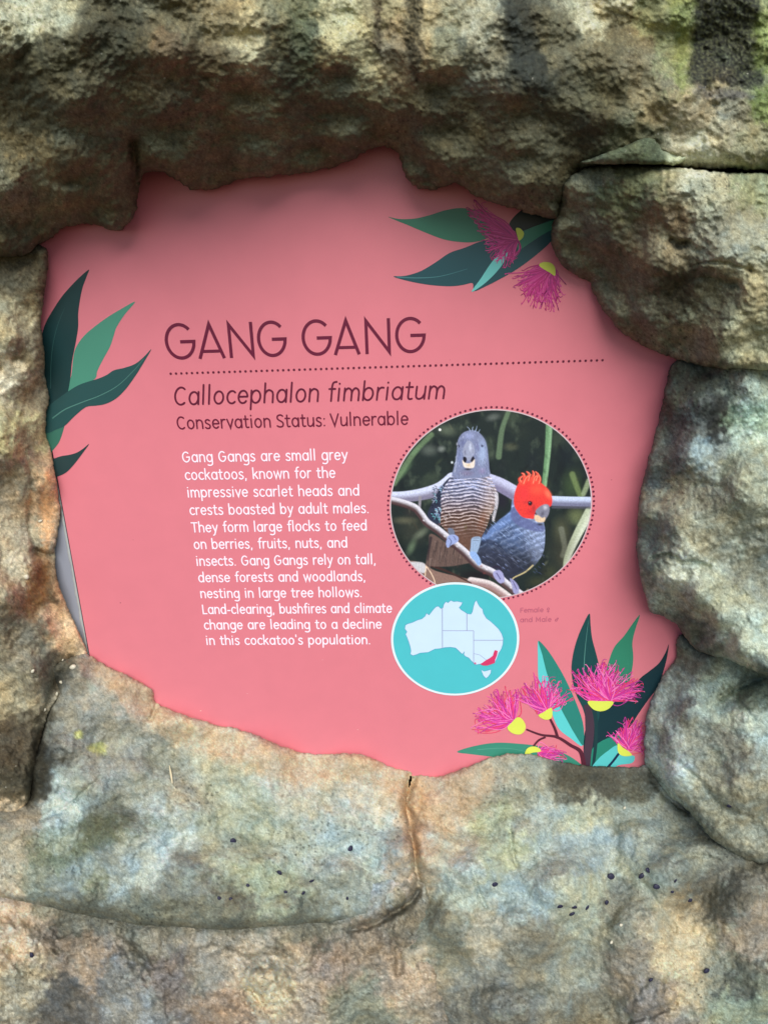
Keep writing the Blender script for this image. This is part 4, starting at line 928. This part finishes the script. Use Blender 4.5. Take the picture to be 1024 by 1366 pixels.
leaf(OB, [(962,196),(948,232),(920,278),(880,312),(836,346),(800,392),(750,430),(700,468),(650,500),(610,540),(590,600),(588,700),(600,760),(640,700),(690,640),(740,590),(790,560),(830,500),(872,440),(915,380),(940,310),(955,250)], (24, 54, 62), 3, label="large dark leaf beside the lower right boulder")
leaf(OB, [(613,60),(585,110),(560,170),(542,235),(534,300),(540,360),(556,420),(585,480),(610,560),(650,540),(662,440),(662,360),(656,295),(642,235),(625,170),(618,110)], (30, 74, 76), 4, [(588,330),(592,240),(600,160),(609,90)], (86, 140, 132), 1.3, "upright dark leaf in the middle of the lower bunch")
leaf(OB, [(600,735),(612,680),(640,640),(690,610),(745,598),(760,630),(720,670),(670,710),(628,745)], (42, 132, 112), 5)
leaf(OB, [(622,748),(650,702),(695,664),(740,640),(790,680),(812,690),(800,718),(740,728),(700,752)], (92, 200, 200), 6)
fl = Flat(); o_ = OB
def stem(pts, ws, lay, rgb): 
    p = Wp(pts, *o_, 5, False); fl.ribbon(p, np.linspace(ws[0], ws[1], len(p)) * 1e-3, lay, pm(rgb), False)
stem([(600,760),(604,680),(614,600),(614,500),(610,460)], (9.5, 14), 5.2, (74, 56, 70)); stem([(628,740),(640,640),(642,540),(630,470)], (4, 6), 5.6, (30, 62, 66))
stem([(590,740),(575,670),(530,640),(470,604),(400,594),(335,570)], (6.5, 2.6), 6.2, (88, 38, 54)); stem([(474,610),(462,570),(440,524)], (4.2, 3), 6.5, (88, 38, 54)); stem([(420,604),(390,618),(366,645)], (3.4, 2.6), 6.7, (88, 38, 54))
stem([(688,742),(715,712),(742,676)], (3.6, 3.6), 7, (26, 44, 74))
fl.build("stem", label="dark branching stems of the printed blossoms")

def blossom(o, base, tips, cup, n, spread, lay, label, cols=((224,64,160),(238,96,180),(206,48,140),(244,128,190),(232,72,110),(186,60,150)), base_w=26, bdir=(1, 0)):
    """filaments fan from the cup: tips is the outline the filament ends reach"""
    ox, oy, s = o; root = Flat(); T2 = catmull(tips, False, 10); rs = random.Random(int(base[0] * 7 + base[1]))
    for k in range(n):
        q = T2[int(rs.random() * (len(T2) - 1))] + np.array([rs.gauss(0, spread), rs.gauss(0, spread)])
        t = (k / n - .5); b = np.array(base, float) + np.array(bdir) * t * base_w + np.array([rs.gauss(0, 2), rs.gauss(0, 2)])
        q = b + (q - b) * rs.uniform(.62, 1.06)
        m_ = (b + q) / 2 + np.array([rs.gauss(0, 12), rs.gauss(0, 12)])
        p = Wp([b, m_, q, q + np.array([rs.gauss(0, 9), rs.gauss(0, 9)])], ox, oy, s, 4, False)
        root.ribbon(p, np.linspace(1.0, .5, len(p)) * .00135 * (3.3 / s), lay + .012 * k * 60 / n, pm(cols[k % len(cols)]), False)
    pt = root.build("blossom", label=label)
    fc_ = Flat(); fc_.poly(Wp(cup, ox, oy, s, 5), lay + 1.2, pm((222, 232, 92))); fc_.build("cup", parent=pt)
blossom(OB, (262,545), [(108,600),(120,540),(118,490),(150,450),(190,425),(225,408),(268,402),(305,415)], [(252,560),(270,540),(292,518),(312,520),(330,545),(330,570),(312,590),(285,590),(262,578)], 120, 8, 8, "pink fan-shaped blossom at the left of the lower bunch", base_w=50, bdir=(.75, -.65))
blossom(OB, (410,490), [(300,430),(312,395),(345,362),(390,345),(430,345),(465,355),(485,385),(500,420),(540,440)], [(388,508),(410,494),(444,474),(450,500),(442,522),(415,526)], 110, 8, 8.2, "pink blossom second from the left in the lower bunch", base_w=50, bdir=(.9, -.4))
blossom(OB, (660,440), [(528,400),(540,330),(590,298),(640,285),(690,285),(745,300),(800,320),(832,370),(835,410),(800,445)], [(605,446),(660,445),(716,447),(706,470),(684,485),(655,489),(626,478)], 190, 8, 9, "largest pink blossom in the middle of the lower bunch", base_w=100, bdir=(1, .02))
blossom(OB, (770,640), [(705,590),(735,560),(770,535),(815,520),(850,560),(860,610),(850,680)], [(738,630),(760,650),(788,668),(798,684),(760,686),(738,668)], 100, 8, 9.5, "pink blossom half hidden by the lower right boulder", base_w=40, bdir=(.7, .7))
blossom(OB, (385,668), [(430,652),(460,655),(490,668),(505,690),(490,712),(440,712),(400,712)], [(330,684),(334,660),(352,646),(378,646),(398,658),(394,668),(362,672)], 60, 5, 8.6, "small pink blossom lying low in the lower bunch", base_w=20, bdir=(.3, .9))
SHADED_PINKS = ((196,52,130),(214,78,150),(180,40,112),(206,60,140),(170,44,120))  # darker pinks, with the shade of the boulders above put into the ink
blossom(OT, (640,255), [(455,100),(440,150),(470,210),(505,260),(520,320),(560,370),(600,385),(640,360)], [(640,222),(658,220),(676,240),(672,262),(655,276),(648,260)], 150, 10, 6, "pink blossom in the shade at the top of the sign", SHADED_PINKS, 40, (.3, .95))
blossom(OT, (780,395), [(640,430),(650,480),(670,530),(720,565),(770,580),(820,570),(840,520),(850,470)], [(745,388),(765,374),(800,378),(818,400),(818,436),(795,422),(770,408)], 130, 12, 5, "pink blossom hanging under the upper right boulder", SHADED_PINKS, 60, (.85, .5))

# ------------------------------------------------------------------ loose bits on the stone
def nugget(r, seed, flat=.6, el_=1.3):
    import bmesh
    bm = bmesh.new(); bmesh.ops.create_icosphere(bm, subdivisions=2, radius=r); rs = random.Random(seed)
    k = [rs.uniform(0, 6) for _ in range(3)]
    for v in bm.verts:
        c = v.co; f_ = 1 + .16 * math.sin(c.x / r * 2.1 + k[0]) + .14 * math.sin(c.z / r * 2.7 + k[1]); v.co = Vector((c.x * el_ * f_, c.y * flat * f_, c.z * f_))
    me = bpy.data.meshes.new("nugget"); bm.to_mesh(me); bm.free()
    for p in me.polygons: p.use_smooth = True
    return me
sm_ = flat_mat("dark_seed_skin", (40, 40, 62), .6); wm_ = flat_mat("quartz", (206, 200, 178), .35)
seeds = [(311,1122,5),(467,1132,4.5),(416,1175,3.6),(373,1164,4),(659,1179,5),(746,1209,4.6),(765,1210,4.2),(762,1219,4),(814,1169,6),(855,1169,4.8),(864,1161,4.2),(876,1182,4.8),
         (919,1201,4),(942,1295,4.6),(868,1307,3.6),(782,1210,4),(809,1204,3.6),(972,1075,4.6),(42,1274,4.6),(331,1181,2.6),(381,1190,3),(405,1191,3),(463,1198,2.6),(292,1198,2.6),(308,1199,2.4),(896,1190,2.4),(900,1175,2.6)]
SL = {0: "dark seed lying right of the dry straw on the lower left ledge", 1: "dark seed on the bluish patch left of the tan crack", 2: "dark seed halfway between the straw and the tan crack, low on the ledge",
 4: "lone dark seed just right of the tan crack, on the wide ledge", 5: "leftmost dark seed of the tight trio on the wide ledge", 6: "upper right dark seed of the tight trio on the wide ledge", 7: "lowest dark seed of the tight trio on the wide ledge",
 8: "largest dark seed, on the wide ledge straight below the printed blossoms", 9: "dark seed to the right of the largest seed", 10: "dark seed at the top of the group on the wide ledge", 11: "dark seed right of the group below the blossoms",
 12: "dark seed on the brown stone at the right end of the seed group", 13: "dark seed low on the orange patch near the bottom right corner", 14: "dark seed on the left of the orange patch near the bottom right corner",
 17: "single dark seed on the green-grey boulder at the right", 18: "single dark seed on the knobbly boulder in the bottom left corner"}
for i, (u, v, r) in enumerate(seeds):
    h = height_at(u, v); o = link("seed", nugget(r / F * .82, i, .55, 1.35), sm_)
    o.location = P(u, v, h + .0008); o.rotation_euler = (random.uniform(-.7, .2), random.uniform(0, 3), random.uniform(-.3, .3))
    tag(o, SL.get(i, "very small dark seed speck on the pale ledge stones"), "seed", "dark seeds scattered on the lower boulders")
peb = [(97,890,4.2),(82,910,3),(76,925,2.6),(59,947,2.8),(44,895,2.6),(35,769,3.4),(55,695,2.8),(84,880,2),(832,1078,2.2),(815,1257,2.4),(828,1234,2.2)]
for i, (u, v, r) in enumerate(peb):
    h = height_at(u, v); o = link("pebble", nugget(r / F, 50 + i, .7, 1.15), wm_); o.location = P(u, v, h + .0006)
    o.rotation_euler = (random.uniform(-1, 1), random.uniform(0, 3), 0)
    tag(o, {0: "largest white quartz pebble, beside the lower left corner of the sign", 5: "white quartz pebble on the brown boulder left of the pale strip", 6: "topmost white quartz pebble, high on the left boulder", 8: "white quartz pebble in the dark hollow below the lower right blossom", 9: "lower of two white quartz grains under the dark seeds", 10: "upper of two white quartz grains under the dark seeds"}.get(i, "tiny white quartz grain by the joint at the lower left of the sign"), "pebble", "white quartz grains on the stone")
a = P(226, 1021, height_at(226, 1021) + .003); b = P(230, 1045, height_at(230, 1045) + .003)
import bmesh
bm = bmesh.new(); R_ = []
for k in range(7):
    t = k / 6; c = Vector(a) * (1 - t) + Vector(b) * t + Vector((.0006 * math.sin(t * 3), -.0008 * math.sin(t * 3.1), 0)); r = .0013 * math.sin(math.pi * (.08 + .84 * t)) + .0002
    R_.append([bm.verts.new(c + Vector((r * math.cos(q), r * .8 * math.sin(q), 0))) for q in np.arange(7) * 2 * math.pi / 7])
for k in range(6):
    for j in range(7): bm.faces.new((R_[k][j], R_[k][(j + 1) % 7], R_[k + 1][(j + 1) % 7], R_[k + 1][j]))
bm.faces.new(R_[0][::-1]); bm.faces.new(R_[-1])
me = bpy.data.meshes.new("straw"); bm.to_mesh(me); bm.free()
for p in me.polygons: p.use_smooth = True
tag(link("straw", me, flat_mat("dry_straw", (226, 216, 180), .6)), "short pale dry straw lying on the lower left ledge", "straw")
